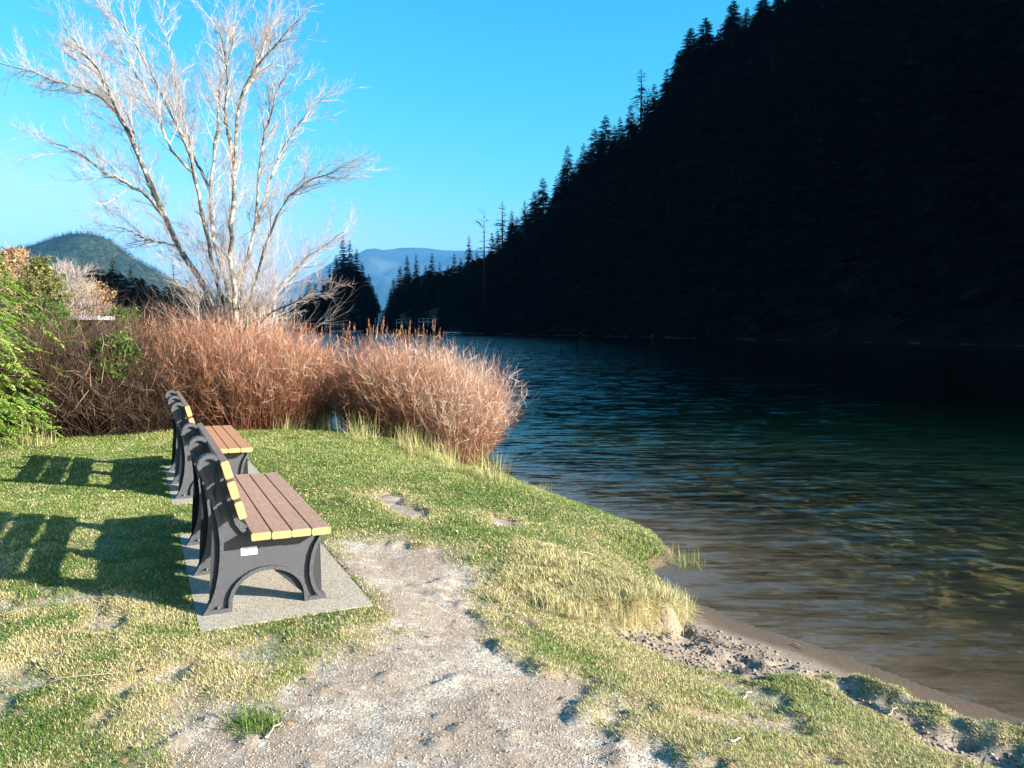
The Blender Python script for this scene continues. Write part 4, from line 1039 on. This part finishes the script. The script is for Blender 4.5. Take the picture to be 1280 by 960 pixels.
# rusty spires behind the red shrubs
SPG = 'rusty seed head spires along the water'
k = 0
spus = sorted([347, 356, 385, 394, 412, 430, 441, 447, 455, 462, 470, 478, 485, 495, 503, 512, 520, 530, 541, 549, 375, 425])
for u, v in [(347, 396), (356, 400), (385, 398), (394, 405), (412, 402), (430, 401), (441, 398), (447, 404), (455, 397), (462, 402), (470, 396), (478, 392), (485, 398), (495, 400), (503, 396), (512, 401), (520, 404), (530, 399), (541, 396), (549, 404), (375, 402), (425, 405)]:
    Yc = 12.9 + (k % 5) * .22; p = AT(u, v + 4 + (k * 7 % 5), Yc); g0 = WZ + .25; hgt = p[2] - g0
    rr2 = np.random.default_rng(100 + k)
    e = empty('seed_head_plant', (p[0], Yc, g0)); tag(e, nth(spus.index(u)) + ' rusty seed head from the left in the line above the red shrubs', 'plant', SPG)
    ns = 4; P = np.zeros((ns, 6, 3)); hh = hgt * rr2.uniform(.82, 1.0, ns); hh[0] = hgt; tt6 = np.linspace(0, 1, 6)
    P[:, :, 2] = hh[:, None] * tt6; P[:, :, 0] = rr2.normal(0, .10, ns)[:, None] * tt6 ** 2 + rr2.normal(0, .012, (ns, 6)); P[:, :, 1] = rr2.normal(0, .08, ns)[:, None] * tt6 ** 2
    V, Qd = tubes(P, np.linspace(.0045, .002, 6)[None] * np.ones((ns, 1)), 3); add('stem', np_mesh('stem', V, [Qd], M['seedhead'], dict(tone=np.full(len(V), .3))), e)
    m = 70; q = rr2.integers(0, ns, m); tz = 1 - rr2.random(m) ** 1.2 * .10; az = rr2.uniform(0, 6.28, m); rl = .008 + (1 - tz) * .30 * rr2.random(m)
    S = np.stack([np.array([np.interp(tz[a], tt6, P[q[a], :, c]) for a in range(m)]) for c in range(3)], 1); E = S + np.stack([np.cos(az) * rl, np.sin(az) * rl, rr2.uniform(.02, .07, m)], 1)
    V, Qd = ribbons(np.stack([S, (S + E) / 2, E], 1), np.array([.003, .005, .001])[None] * np.ones((m, 1)), unit(np.cross(E - S, rr2.normal(0, 1, (m, 3)))))
    add('plume', np_mesh('plume', V, [Qd], M['seedhead'], dict(tone=np.repeat(rr2.random(m), 6))), e); k += 1
# reeds / pale grass at the feet of the shrubs
pts = []
rr3 = np.random.default_rng(8)
for u0, u1, v0, n in ((325, 415, 541, 30), (430, 480, 551, 6), (490, 560, 555, 16), (560, 640, 572, 8), (0, 60, 556, 6)):
    for _ in range(n):
        u = rr3.uniform(u0, u1); x_, y_ = G(u, v0 + rr3.uniform(-3, 8) + (u - 520) * .12 * (u > 480), -.1 if u > 300 else 0); pts.append((x_, y_))
V, Q, tn = blade_clumps(pts, 40, .10, .46, .0026, .09, .7, (0, 1), 15)
tag(add('reed_fringe', np_mesh('reed_fringe', V, [Q], M['reed'], dict(tone=tn))), 'pale and green reeds fringing the foot of the shrubs', 'reeds', None, 'stuff')
pts = [G(u, v, WZ) for u, v in [(836, 690), (845, 692), (850, 700), (842, 706), (860, 704), (868, 699), (679, 613), (683, 615), (671, 611), (852, 708), (838, 700), (875, 706)]]
V, Q, tn = blade_clumps([(a, b, WZ - .04) for a, b in pts], 24, .06, .20, .002, .045, .6, (0, .5), 16)
tag(add('water_grass', np_mesh('water_grass', V, [Q], M['reed'], dict(tone=tn))), 'thin green grass standing in the shallows off the turf tip', 'grass', None, 'stuff')

# ------------------------------------------------------------------ the big leafless tree
TD = 15.2
tr_rng = np.random.default_rng(77)
LIMBS = [  # list of (u,v,depth offset), start radius
    ([(296, 425, 0), (275, 395, 0), (262, 364, .1), (251.6, 344, .1), (236, 331, .2), (223, 308, .3), (208, 275, .3), (192, 245, .4), (178, 205, .5), (166, 171, .5), (144, 131, .7), (118, 114, .8), (79, 105, .9), (40, 90, 1.0), (0, 79, 1.1)], .085),
    ([(208, 275, .3), (180, 240, .0), (144, 223, -.3), (110, 200, -.6), (87, 184, -.8), (60, 178, -1.0)], .040),
    ([(166, 171, .5), (150, 150, .2), (127, 92, -.2), (100, 60, -.5), (80, 35, -.8)], .030),
    ([(192, 245, .4), (172, 190, .8), (160, 140, 1.0), (120, 90, 1.4), (75, 62, 1.6)], .028),
    ([(298, 425, .1), (285, 395, .1), (271, 350, 0), (258, 300, -.3), (245, 219, -.5), (228, 170, -.7), (210, 131, -.8), (184, 79, -.9), (160, 35, -1.0), (136, 14, -1.1)], .055),
    ([(299, 425, 0), (292, 385, .2), (280, 340, .5), (262, 280, .8), (262, 236, .9), (268, 190, 1.0), (271, 153, 1.0), (280, 87, 1.2), (296, 35, 1.3), (300, 22, 1.3)], .06),
    ([(300, 425, -.1), (294, 370, -.1), (286, 324, -.2), (291, 260, -.3), (293, 210, -.3), (297, 131, -.5), (306, 105, -.6), (341, 57, -.8), (372, 26, -1.0)], .07),
    ([(293, 210, -.3), (282, 150, -.6), (285, 90, -.9), (275, 40, -1.1), (270, 18, -1.2)], .035),
    ([(301, 425, 0), (300, 380, .3), (306, 332, .5), (318, 290, .6), (332, 240, .8), (350, 190, .9), (375, 150, 1.0), (407, 120, 1.1)], .055),
    ([(303, 425, 0), (310, 385, -.3), (322, 340, -.6), (338, 290, -.8), (355, 250, -1.0), (385, 225, -1.1), (424, 212, -1.3)], .045),
    ([(304, 428, 0), (330, 390, .4), (350, 360, .7), (372, 332, .9), (398, 312, 1.0), (430, 290, 1.1)], .032),
    ([(304, 430, 0), (325, 400, -.5), (350, 385, -.9), (378, 372, -1.2), (400, 350, -1.4)], .026),
    ([(223, 308, .3), (205, 303, .6), (185, 300, .8), (162, 289, 1.1), (140, 282, 1.3)], .022),
    ([(262, 236, .9), (240, 190, 1.3), (225, 130, 1.6), (215, 70, 1.8), (200, 20, 1.9)], .030),
    ([(297, 131, -.5), (320, 90, -.2), (335, 40, 0), (342, 24, .2)], .026),
    ([(245, 219, -.5), (215, 190, -1.0), (195, 140, -1.3), (175, 100, -1.5), (150, 60, -1.7)], .026),
    ([(318, 290, .6), (322, 230, .3), (330, 170, .1), (345, 120, 0), (362, 80, -.1)], .028),
    ([(258, 415, -.3), (247, 385, -.5), (252, 372, -.5), (245, 360, -.6), (232, 350, -.7)], .020),
]
main_paths = []
for pts_, r0 in LIMBS:
    P = np.array([AT(u, v, TD + d) for u, v, d in pts_])
    if pts_[0][1] >= 415: P[0, 2] = -.2
    # resample and jitter
    seg = np.concatenate([[0], np.cumsum(np.linalg.norm(np.diff(P, axis=0), axis=1))]); n = 26
    s = np.linspace(0, seg[-1], n); Q_ = np.stack([np.interp(s, seg, P[:, k]) for k in range(3)], 1)
    for _ in range(2): Q_[1:-1] = (Q_[:-2] + 2 * Q_[1:-1] + Q_[2:]) / 4
    Q_[2:-1] += tr_rng.normal(0, .013, Q_[2:-1].shape)
    main_paths.append((Q_, .8 * r0 * (1 - np.linspace(0, 1, n)) ** .75 + .006))
def grow(starts, dirs, lens, rads, K, wig, up, r, outward=None):
    N = len(starts); P = [starts]; d = dirs
    for k in range(1, K):
        d = unit(d + r.normal(0, wig, (N, 3)) + np.array([0, 0, up])); P.append(P[-1] + d * (lens / (K - 1))[:, None])
    P = np.stack(P, 1); Rd = rads[:, None] * (1 - .8 * np.linspace(0, 1, K))[None]
    return P, Rd
ctr = np.array([AT(298, 420, TD)[0], TD, 0])
S1, D1, L1, R1 = [], [], [], []
for P, Rd in main_paths:
    L = np.linalg.norm(np.diff(P, axis=0), axis=1).sum()
    n2 = int(L * 6.5) + 5
    for _ in range(n2):
        t_ = tr_rng.uniform(.22, 1.0) * (len(P) - 1); k = min(int(t_), len(P) - 2); f = t_ - k
        p = P[k] * (1 - f) + P[k + 1] * f
        if p[2] < 1.3: continue
        d = unit(P[k + 1] - P[k]); side = tr_rng.normal(0, 1, 3); side -= d * side.dot(d); side = unit(side)
        d2 = unit(d * .85 + side * .62 + unit((p - ctr) * np.array([1, 1, .2])) * .15 + np.array([0, 0, .12]))
        S1.append(p); D1.append(d2); L1.append(tr_rng.uniform(.5, 1.35) * (1.15 - .5 * t_ / len(P))); R1.append(min(Rd[k] * .5, .009))
# young shoots from the foot
for _ in range(34):
    az = tr_rng.uniform(-1.2, 4.2); S1.append(ctr + np.array([.3 * math.cos(az), .3 * math.sin(az), .2])); D1.append(unit(np.array([math.cos(az) * .28, math.sin(az) * .28, 1.0]))); L1.append(tr_rng.uniform(1.6, 3.4)); R1.append(.011)
S1, D1, L1, R1 = map(np.array, (S1, D1, L1, R1))
P1, Rd1 = grow(S1, D1, L1, R1, 8, .13, .03, tr_rng)
def sub(P, per, lfac, rad, K, r, ang=.6, lo=.15):
    N, KK, _ = P.shape; idx = np.repeat(np.arange(N), per); m = len(idx); tp = r.uniform(lo, 1, m) * (KK - 1)
    k0 = np.minimum(tp.astype(int), KK - 2); f = (tp - k0)[:, None]
    S = P[idx, k0] * (1 - f) + P[idx, k0 + 1] * f; d = unit(P[idx, k0 + 1] - P[idx, k0])
    sdv = r.normal(0, 1, (m, 3)); sdv = unit(sdv - d * (sdv * d).sum(1, keepdims=True))
    Lp = np.linalg.norm(P[idx, -1] - P[idx, 0], axis=1)
    return grow(S, unit(d + sdv * ang + np.array([0, 0, .1])), Lp * lfac * r.uniform(.4, 1.2, m), np.full(m, rad), K, .16, .04, r)
P2, Rd2 = sub(P1, 11, .44, .0031, 5, tr_rng)
P3, Rd3 = sub(P2, 6, .48, .0019, 3, tr_rng)
tree = empty('bare_tree', (ctr[0], ctr[1], -.1)); tag(tree, 'large leafless tree with many pale mottled limbs rising behind the red shrubs', 'tree')
off = np.array([ctr[0], ctr[1], -.1])
Vm, Qm, n = [], [], 0
for P, Rd in main_paths:
    V, q = tubes(P[None], Rd[None], 8); Vm.append(V); Qm.append(q + n); n += len(V)
add('trunk', np_mesh('trunk', np.concatenate(Vm) - off, [np.concatenate(Qm)], M['bark'], smooth=True), tree)
Va, Qa = tubes(P1, Rd1, 4); Vb, Qb = tubes(P2, Rd2, 3); Vc, Qc = tubes(P3, Rd3, 3)
ta = tr_rng.uniform(.2, 1, len(P1)); tb = tr_rng.uniform(.2, 1, len(P2)); tc = tr_rng.uniform(.1, .9, len(P3))
add('crown', np_mesh('crown', np.concatenate([Va, Vb, Vc]) - off, [np.concatenate([Qa, Qb + len(Va), Qc + len(Va) + len(Vb)])], M['twig'], dict(tone=np.concatenate([np.repeat(ta, 32), np.repeat(tb, 15), np.repeat(tc, 9)]))), tree)

# ------------------------------------------------------------------ left background trees
def twig_tree(x, y, z, H, rad, label, mat, trunk_mat, seed, n1=60, tone=(.1, .9), leaves=None, name='leafless_tree', group=None, trunk_r=.08, low=.18):
    r = np.random.default_rng(seed)
    e = empty(name, (x, y, z)); tag(e, label, 'tree', group)
    K = 9; T0 = np.zeros((1, K, 3)); T0[0, :, 2] = np.linspace(-.2, H * .92, K); T0[0, 1:, :2] += np.cumsum(r.normal(0, H * .006, (K - 1, 2)), 0)
    V, q = tubes(T0, (trunk_r * (1 - np.linspace(0, .9, K)))[None], 7); add('trunk', np_mesh('trunk', V, [q], trunk_mat, smooth=True), e)
    tp = r.uniform(low, .98, n1); S = np.stack([np.interp(tp * H * .92, T0[0, :, 2], T0[0, :, k]) for k in range(3)], 1); az = r.uniform(0, 6.28, n1)
    d = unit(np.stack([np.cos(az), np.sin(az), .25 + 1.0 * tp], 1)); L = rad * (1.15 * np.sin(np.clip(tp * .85 + .2, 0, 1) * math.pi) ** .6) * r.uniform(.7, 1.1, n1)
    Pa, Ra = grow(S, d, L, np.full(n1, trunk_r * .3), 6, .12, .05, r)
    Pb, Rb = sub(Pa, 9, .5, trunk_r * .11, 4, r); Pc, Rc = sub(Pb, 6, .55, trunk_r * .07, 3, r)
    A = [tubes(Pa, Ra, 3), tubes(Pb, Rb, 3), tubes(Pc, Rc, 3)]; Vs, Qs, n = [], [], 0
    for V, q in A: Vs.append(V); Qs.append(q + n); n += len(V)
    V = np.concatenate(Vs); tn = np.repeat(r.uniform(*tone, len(V) // 3 + 1), 3)[:len(V)]
    cr = add('crown', np_mesh('crown', V, [np.concatenate(Qs)], mat, dict(tone=tn)), e)
    if leaves:
        lm, cnt, ls = leaves; m = cnt; k = r.integers(0, len(Pc), m); c = Pc[k, r.integers(0, 3, m)] + r.normal(0, ls * .8, (m, 3))
        a = r.normal(0, ls, (m, 3)); b = r.normal(0, ls, (m, 3)); V = np.stack([c, c + a, c + b], 1).reshape(-1, 3)
        add('foliage', np_mesh('foliage', V, [np.arange(m * 3).reshape(-1, 3)], lm, dict(tone=np.repeat(r.random(m), 3))), e)
    return e
def tw(u, vtop, Yc, rad, *a, **k):
    p = AT(u, vtop, Yc); return twig_tree(p[0], Yc, 0.1, p[2] - .1, rad, *a, **k)
tw(83, 320, 45, 1.75, 'small round leafless tree with a white trunk behind the thicket', M['twig'], M['roof_pale'], 51, n1=90, trunk_r=.09, low=.25)
tw(46, 310, 36, 1.15, 'olive leaved willow between the cedar and the round leafless tree', M['olive'], M['dark_bark'], 52, n1=80, leaves=(M['olive'], 9000, .07), name='willow_tree', trunk_r=.10, low=.1)
tw(8, 300, 42, 1.6, 'tan brown tree showing above the bright cedar at the left edge', M['twig'], M['dark_bark'], 53, n1=60, leaves=(M['tan_leaf'], 7000, .08), name='tan_leaved_tree', trunk_r=.10)
tw(110, 352, 52, 1.6, 'low tan leaved tree right of the round leafless tree', M['tan_leaf'], M['dark_bark'], 54, n1=50, leaves=(M['tan_leaf'], 6000, .07), name='tan_leaved_tree', trunk_r=.07, low=.05)
tw(62, 372, 34, .9, 'dark green bush at the left of the white tree trunk', M['evergreen_leaf'], M['dark_bark'], 55, n1=50, leaves=(M['evergreen_leaf'], 7000, .06), name='evergreen_bush', trunk_r=.05, low=.02)
tw(133, 374, 42, .9, 'small purplish leafless shrub over the white shelter roof', M['twig'], M['dark_bark'], 56, n1=30, tone=(0, .4), name='leafless_shrub', trunk_r=.04, low=.05)
tw(150, 386, 40, 1.0, 'round green bush at the right end of the white shelter', M['evergreen_leaf'], M['dark_bark'], 57, n1=40, leaves=(M['evergreen_leaf'], 6000, .06), name='evergreen_bush', trunk_r=.05, low=.02)
tw(200, 372, 60, 1.6, 'grey leafless tree in front of the left bank conifers', M['bramble'], M['dark_bark'], 58, n1=16, tone=(0, .35), trunk_r=.06, low=.2)
tw(188, 352, 70, 1.5, 'slender grey leafless tree beside the hazy spruce', M['bramble'], M['dark_bark'], 59, n1=14, tone=(0, .3), trunk_r=.05, low=.3)
# green leaves grown through the thicket
p = AT(132, 425, 10.6)
twig_tree(p[0], 10.75, .2, 1.28, .42, 'green leafy bush growing out of the top of the bramble thicket', M['evergreen_leaf'], M['dark_bark'], 60, n1=40, leaves=(M['evergreen_leaf'], 5200, .028), name='evergreen_bush', trunk_r=.02, low=.45)

# bright cedar at the left edge
def cedar(x, y, z, H, rad, seed):
    r = np.random.default_rng(seed); e = empty('cedar_tree', (x, y, z)); tag(e, 'bright yellow green cedar with drooping sprays at the left edge', 'tree')
    K = 8; T0 = np.zeros((1, K, 3)); T0[0, :, 2] = np.linspace(-.2, H * .95, K); V, q = tubes(T0, np.linspace(.12, .02, K)[None], 8); add('trunk', np_mesh('trunk', V, [q], M['dark_bark'], smooth=True), e)
    n = 2300; tp = r.random(n) ** .9; az = r.uniform(0, 6.28, n); rr_ = rad * (1 - tp ** 2.2 * .75) * (1 + .22 * np.sin(az * 5 + tp * 17) + .15 * r.normal(0, 1, n)) * (r.random(n) ** .35)
    C = np.stack([np.cos(az) * rr_, np.sin(az) * rr_, .25 + tp * H * .9], 1)
    d = unit(np.stack([np.cos(az + r.normal(0, .4, n)), np.sin(az + r.normal(0, .4, n)), r.uniform(-.7, .35, n)], 1))
    L = r.uniform(.18, .40, n)
    m = 22; idx = np.repeat(np.arange(n), m); q_ = np.tile(np.linspace(.05, 1, m), n)
    S = C[idx] + d[idx] * (L[idx] * q_)[:, None] + np.array([0, 0, -1.0])[None] * (L[idx] * q_ ** 2 * .35)[:, None]
    sd0 = unit(np.cross(d, np.array([0, 0, 1.0])) + r.normal(0, .2, (n, 3))); sg = np.where(np.arange(len(idx)) % 2 == 0, 1, -1)
    wl_ = L[idx] * .34 * (1 - .65 * q_) * r.uniform(.7, 1.3, len(idx))
    Ed = unit(sd0[idx] * sg[:, None] + d[idx] * .8 + np.array([0, 0, -.35]))
    E = S + Ed * wl_[:, None]; wd = unit(np.cross(Ed, r.normal(0, 1, (len(idx), 3)))) * .009
    V = np.stack([S, (S + E) / 2 + wd, E, (S + E) / 2 - wd], 1).reshape(-1, 3); i = np.arange(len(idx)) * 4
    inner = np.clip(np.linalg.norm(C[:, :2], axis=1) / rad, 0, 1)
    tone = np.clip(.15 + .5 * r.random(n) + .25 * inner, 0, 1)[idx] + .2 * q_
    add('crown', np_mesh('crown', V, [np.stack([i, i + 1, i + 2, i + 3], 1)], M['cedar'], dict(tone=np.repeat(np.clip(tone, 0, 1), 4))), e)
cedar(AT(-118, 400, 9.3)[0], 9.3, 0, 3.15, 1.2, 71)

# ------------------------------------------------------------------ grit, clods, litter, sticks
def scatter_stones(n, seed, region, s0, s1, mat, name, label, zoff=.25, flat=.6):
    r = np.random.default_rng(seed)
    x = r.uniform(region[0], region[1], n * 6); y = r.uniform(region[2], region[3], n * 6)
    g = look(RG, x, y); sa = look(RSA, x, y); z = look(RZ, x, y)
    dens = (1 - g) ** 2 * sstep(-.47, -.44, z) * (sa if 'clod' in name else (1 - sa))
    dens = dens * np.clip(3.2 / np.hypot(x, y), .2, 1) ** 1.2 if 'clod' not in name else dens
    k = np.where((r.random(len(x)) < dens) & ~on_pad(x, y, .0))[0][:n]; x, y, z = x[k], y[k], z[k]; m = len(x)
    s = s0 + (s1 - s0) * r.random(m) ** 4
    O = np.array([[1, 0, 0], [0, 1, 0], [-1, 0, 0], [0, -1, 0], [0, 0, 1], [0, 0, -1.0]])
    J = O[None] * r.uniform(.6, 1.25, (m, 6, 1)) + r.normal(0, .18, (m, 6, 3)); J[..., 2] *= flat
    a = r.uniform(0, 6.28, m); c, sn_ = np.cos(a)[:, None], np.sin(a)[:, None]
    W = np.stack([J[..., 0] * c - J[..., 1] * sn_, J[..., 0] * sn_ + J[..., 1] * c, J[..., 2]], -1) * s[:, None, None]
    W += np.stack([x, y, z + s * zoff], 1)[:, None, :]
    T = np.array([[0, 1, 4], [1, 2, 4], [2, 3, 4], [3, 0, 4], [1, 0, 5], [2, 1, 5], [3, 2, 5], [0, 3, 5]])
    T = (np.arange(m)[:, None, None] * 6 + T[None]).reshape(-1, 3)
    tag(add(name, np_mesh(name, W.reshape(-1, 3), [T], mat)), label, name.replace('_', ' '), None, 'stuff')
scatter_stones(90000, 5, (-1.6, 1.8, 1.8, 6.2), .0010, .0052, M['pebble'], 'path_grit', 'fine pale grit strewn over the worn footpath')
scatter_stones(5200, 6, (.5, 3.4, 2.2, 6.6), .004, .018, M['clod'], 'sand_clods', 'crumbly trampled sand lumps on the little beach')
r = np.random.default_rng(17); m = 420
x = r.uniform(-4.5, 2.5, m); y = r.uniform(2.2, 9, m); x[:60] = r.normal(-1.85, .14, 60); y[:60] = r.normal(7.1, .16, 60); x[60:90] = r.normal(-2.6, .18, 30); y[60:90] = r.normal(5.9, .1, 30)
z = look(RZ, x, y); k = (z > -.44) & ~on_pad(x, y); x, y, z = x[k], y[k], z[k] + .022; m = len(x)
s = r.uniform(.006, .022, m); a = r.normal(0, 1, (m, 3)) * np.array([1, 1, .3]); a = unit(a) * s[:, None]; b = unit(np.cross(a, np.array([0, 0, 1.0]) + r.normal(0, .3, (m, 3)))) * (s * .55)[:, None]
C = np.stack([x, y, z], 1); V = np.stack([C - a, C - b + [0, 0, .003], C + a, C + b + [0, 0, .003]], 1).reshape(-1, 3); i = np.arange(m) * 4
tag(add('leaf_litter', np_mesh('leaf_litter', V, [np.stack([i, i + 1, i + 2, i + 3], 1)], M['litter'])), 'scattered dead leaves and wood chips on the lawn', 'litter', None, 'stuff')
for k, (u0, v0, u1, v1, zz, lab) in enumerate([(331, 928, 352, 908, -.02, 'thin brown stick lying beside the small green tuft by the path'), (726, 688, 744, 688, -.12, 'short bleached stick lying on the lawn above the mound'), (738, 787, 775, 802, -.30, 'pale stick lying under the face of the turf mound'), (928, 882, 938, 862, -.28, 'pale stick on the grass near the trampled sand'), (1110, 893, 1122, 884, -.36, 'short pale stick in the sandy scoop'), (912, 955, 925, 948, -.18, 'stubby brown stick on the dry grass at the bottom'), (992, 798, 1006, 806, -.45, 'dark wet twig on the beach at the water line'), (62, 856, 150, 852, 0, 'long thin straw coloured stalk lying on the lawn at the lower left')]):
    a = np.array(G(u0, v0, zz)); b = np.array(G(u1, v1, zz)); K = 6; P = np.zeros((1, K, 3))
    for j in range(K):
        p = a + (b - a) * j / (K - 1); P[0, j] = (p[0], p[1], gz(p[0], p[1]) + .012)
    P[0, 1:-1] += r.normal(0, .006, (K - 2, 3)) * [1, 1, .3]
    V, q = tubes(P, np.linspace(.005, .003, K)[None] * (.5 if k == 7 else 1), 6)
    tag(add('fallen_stick', np_mesh('fallen_stick', V, [q], M['stick'], smooth=True)), lab, 'stick', 'sticks lying on the ground')
# small tuft in the path
c0 = G(318, 908, -.02)
V, Q, tn = blade_clumps([c0], 900, .03, .075, .0016, .055, 1.2, (.1, .5), 44)
tag(add('grass_tuft', np_mesh('grass_tuft', V, [Q], M['grass'], dict(tone=tn))), 'small dark green grass tuft standing alone at the path edge', 'grass tuft')

# ------------------------------------------------------------------ air
t = NT('haze_air')
for n in list(t.n):
    if n != t.out: t.n.remove(n)
pv = t.new('ShaderNodeVolumePrincipled'); pv.inputs['Color'].default_value = (0.12, 0.45, 0.95, 1); pv.inputs['Density'].default_value = 4.4e-5
pv.inputs['Density Attribute'].default_value = ''; pv.inputs['Anisotropy'].default_value = 0.0
t.l.new(pv.outputs[0], t.out.inputs['Volume'])
bm = bmesh.new(); bm_box(bm, -16500, 16500, -400, 27500, -14, 2600)
tag(add('haze', bm_mesh('haze', bm, t.m)), 'thin bluish air that fades the far hills', 'haze', None, 'stuff')
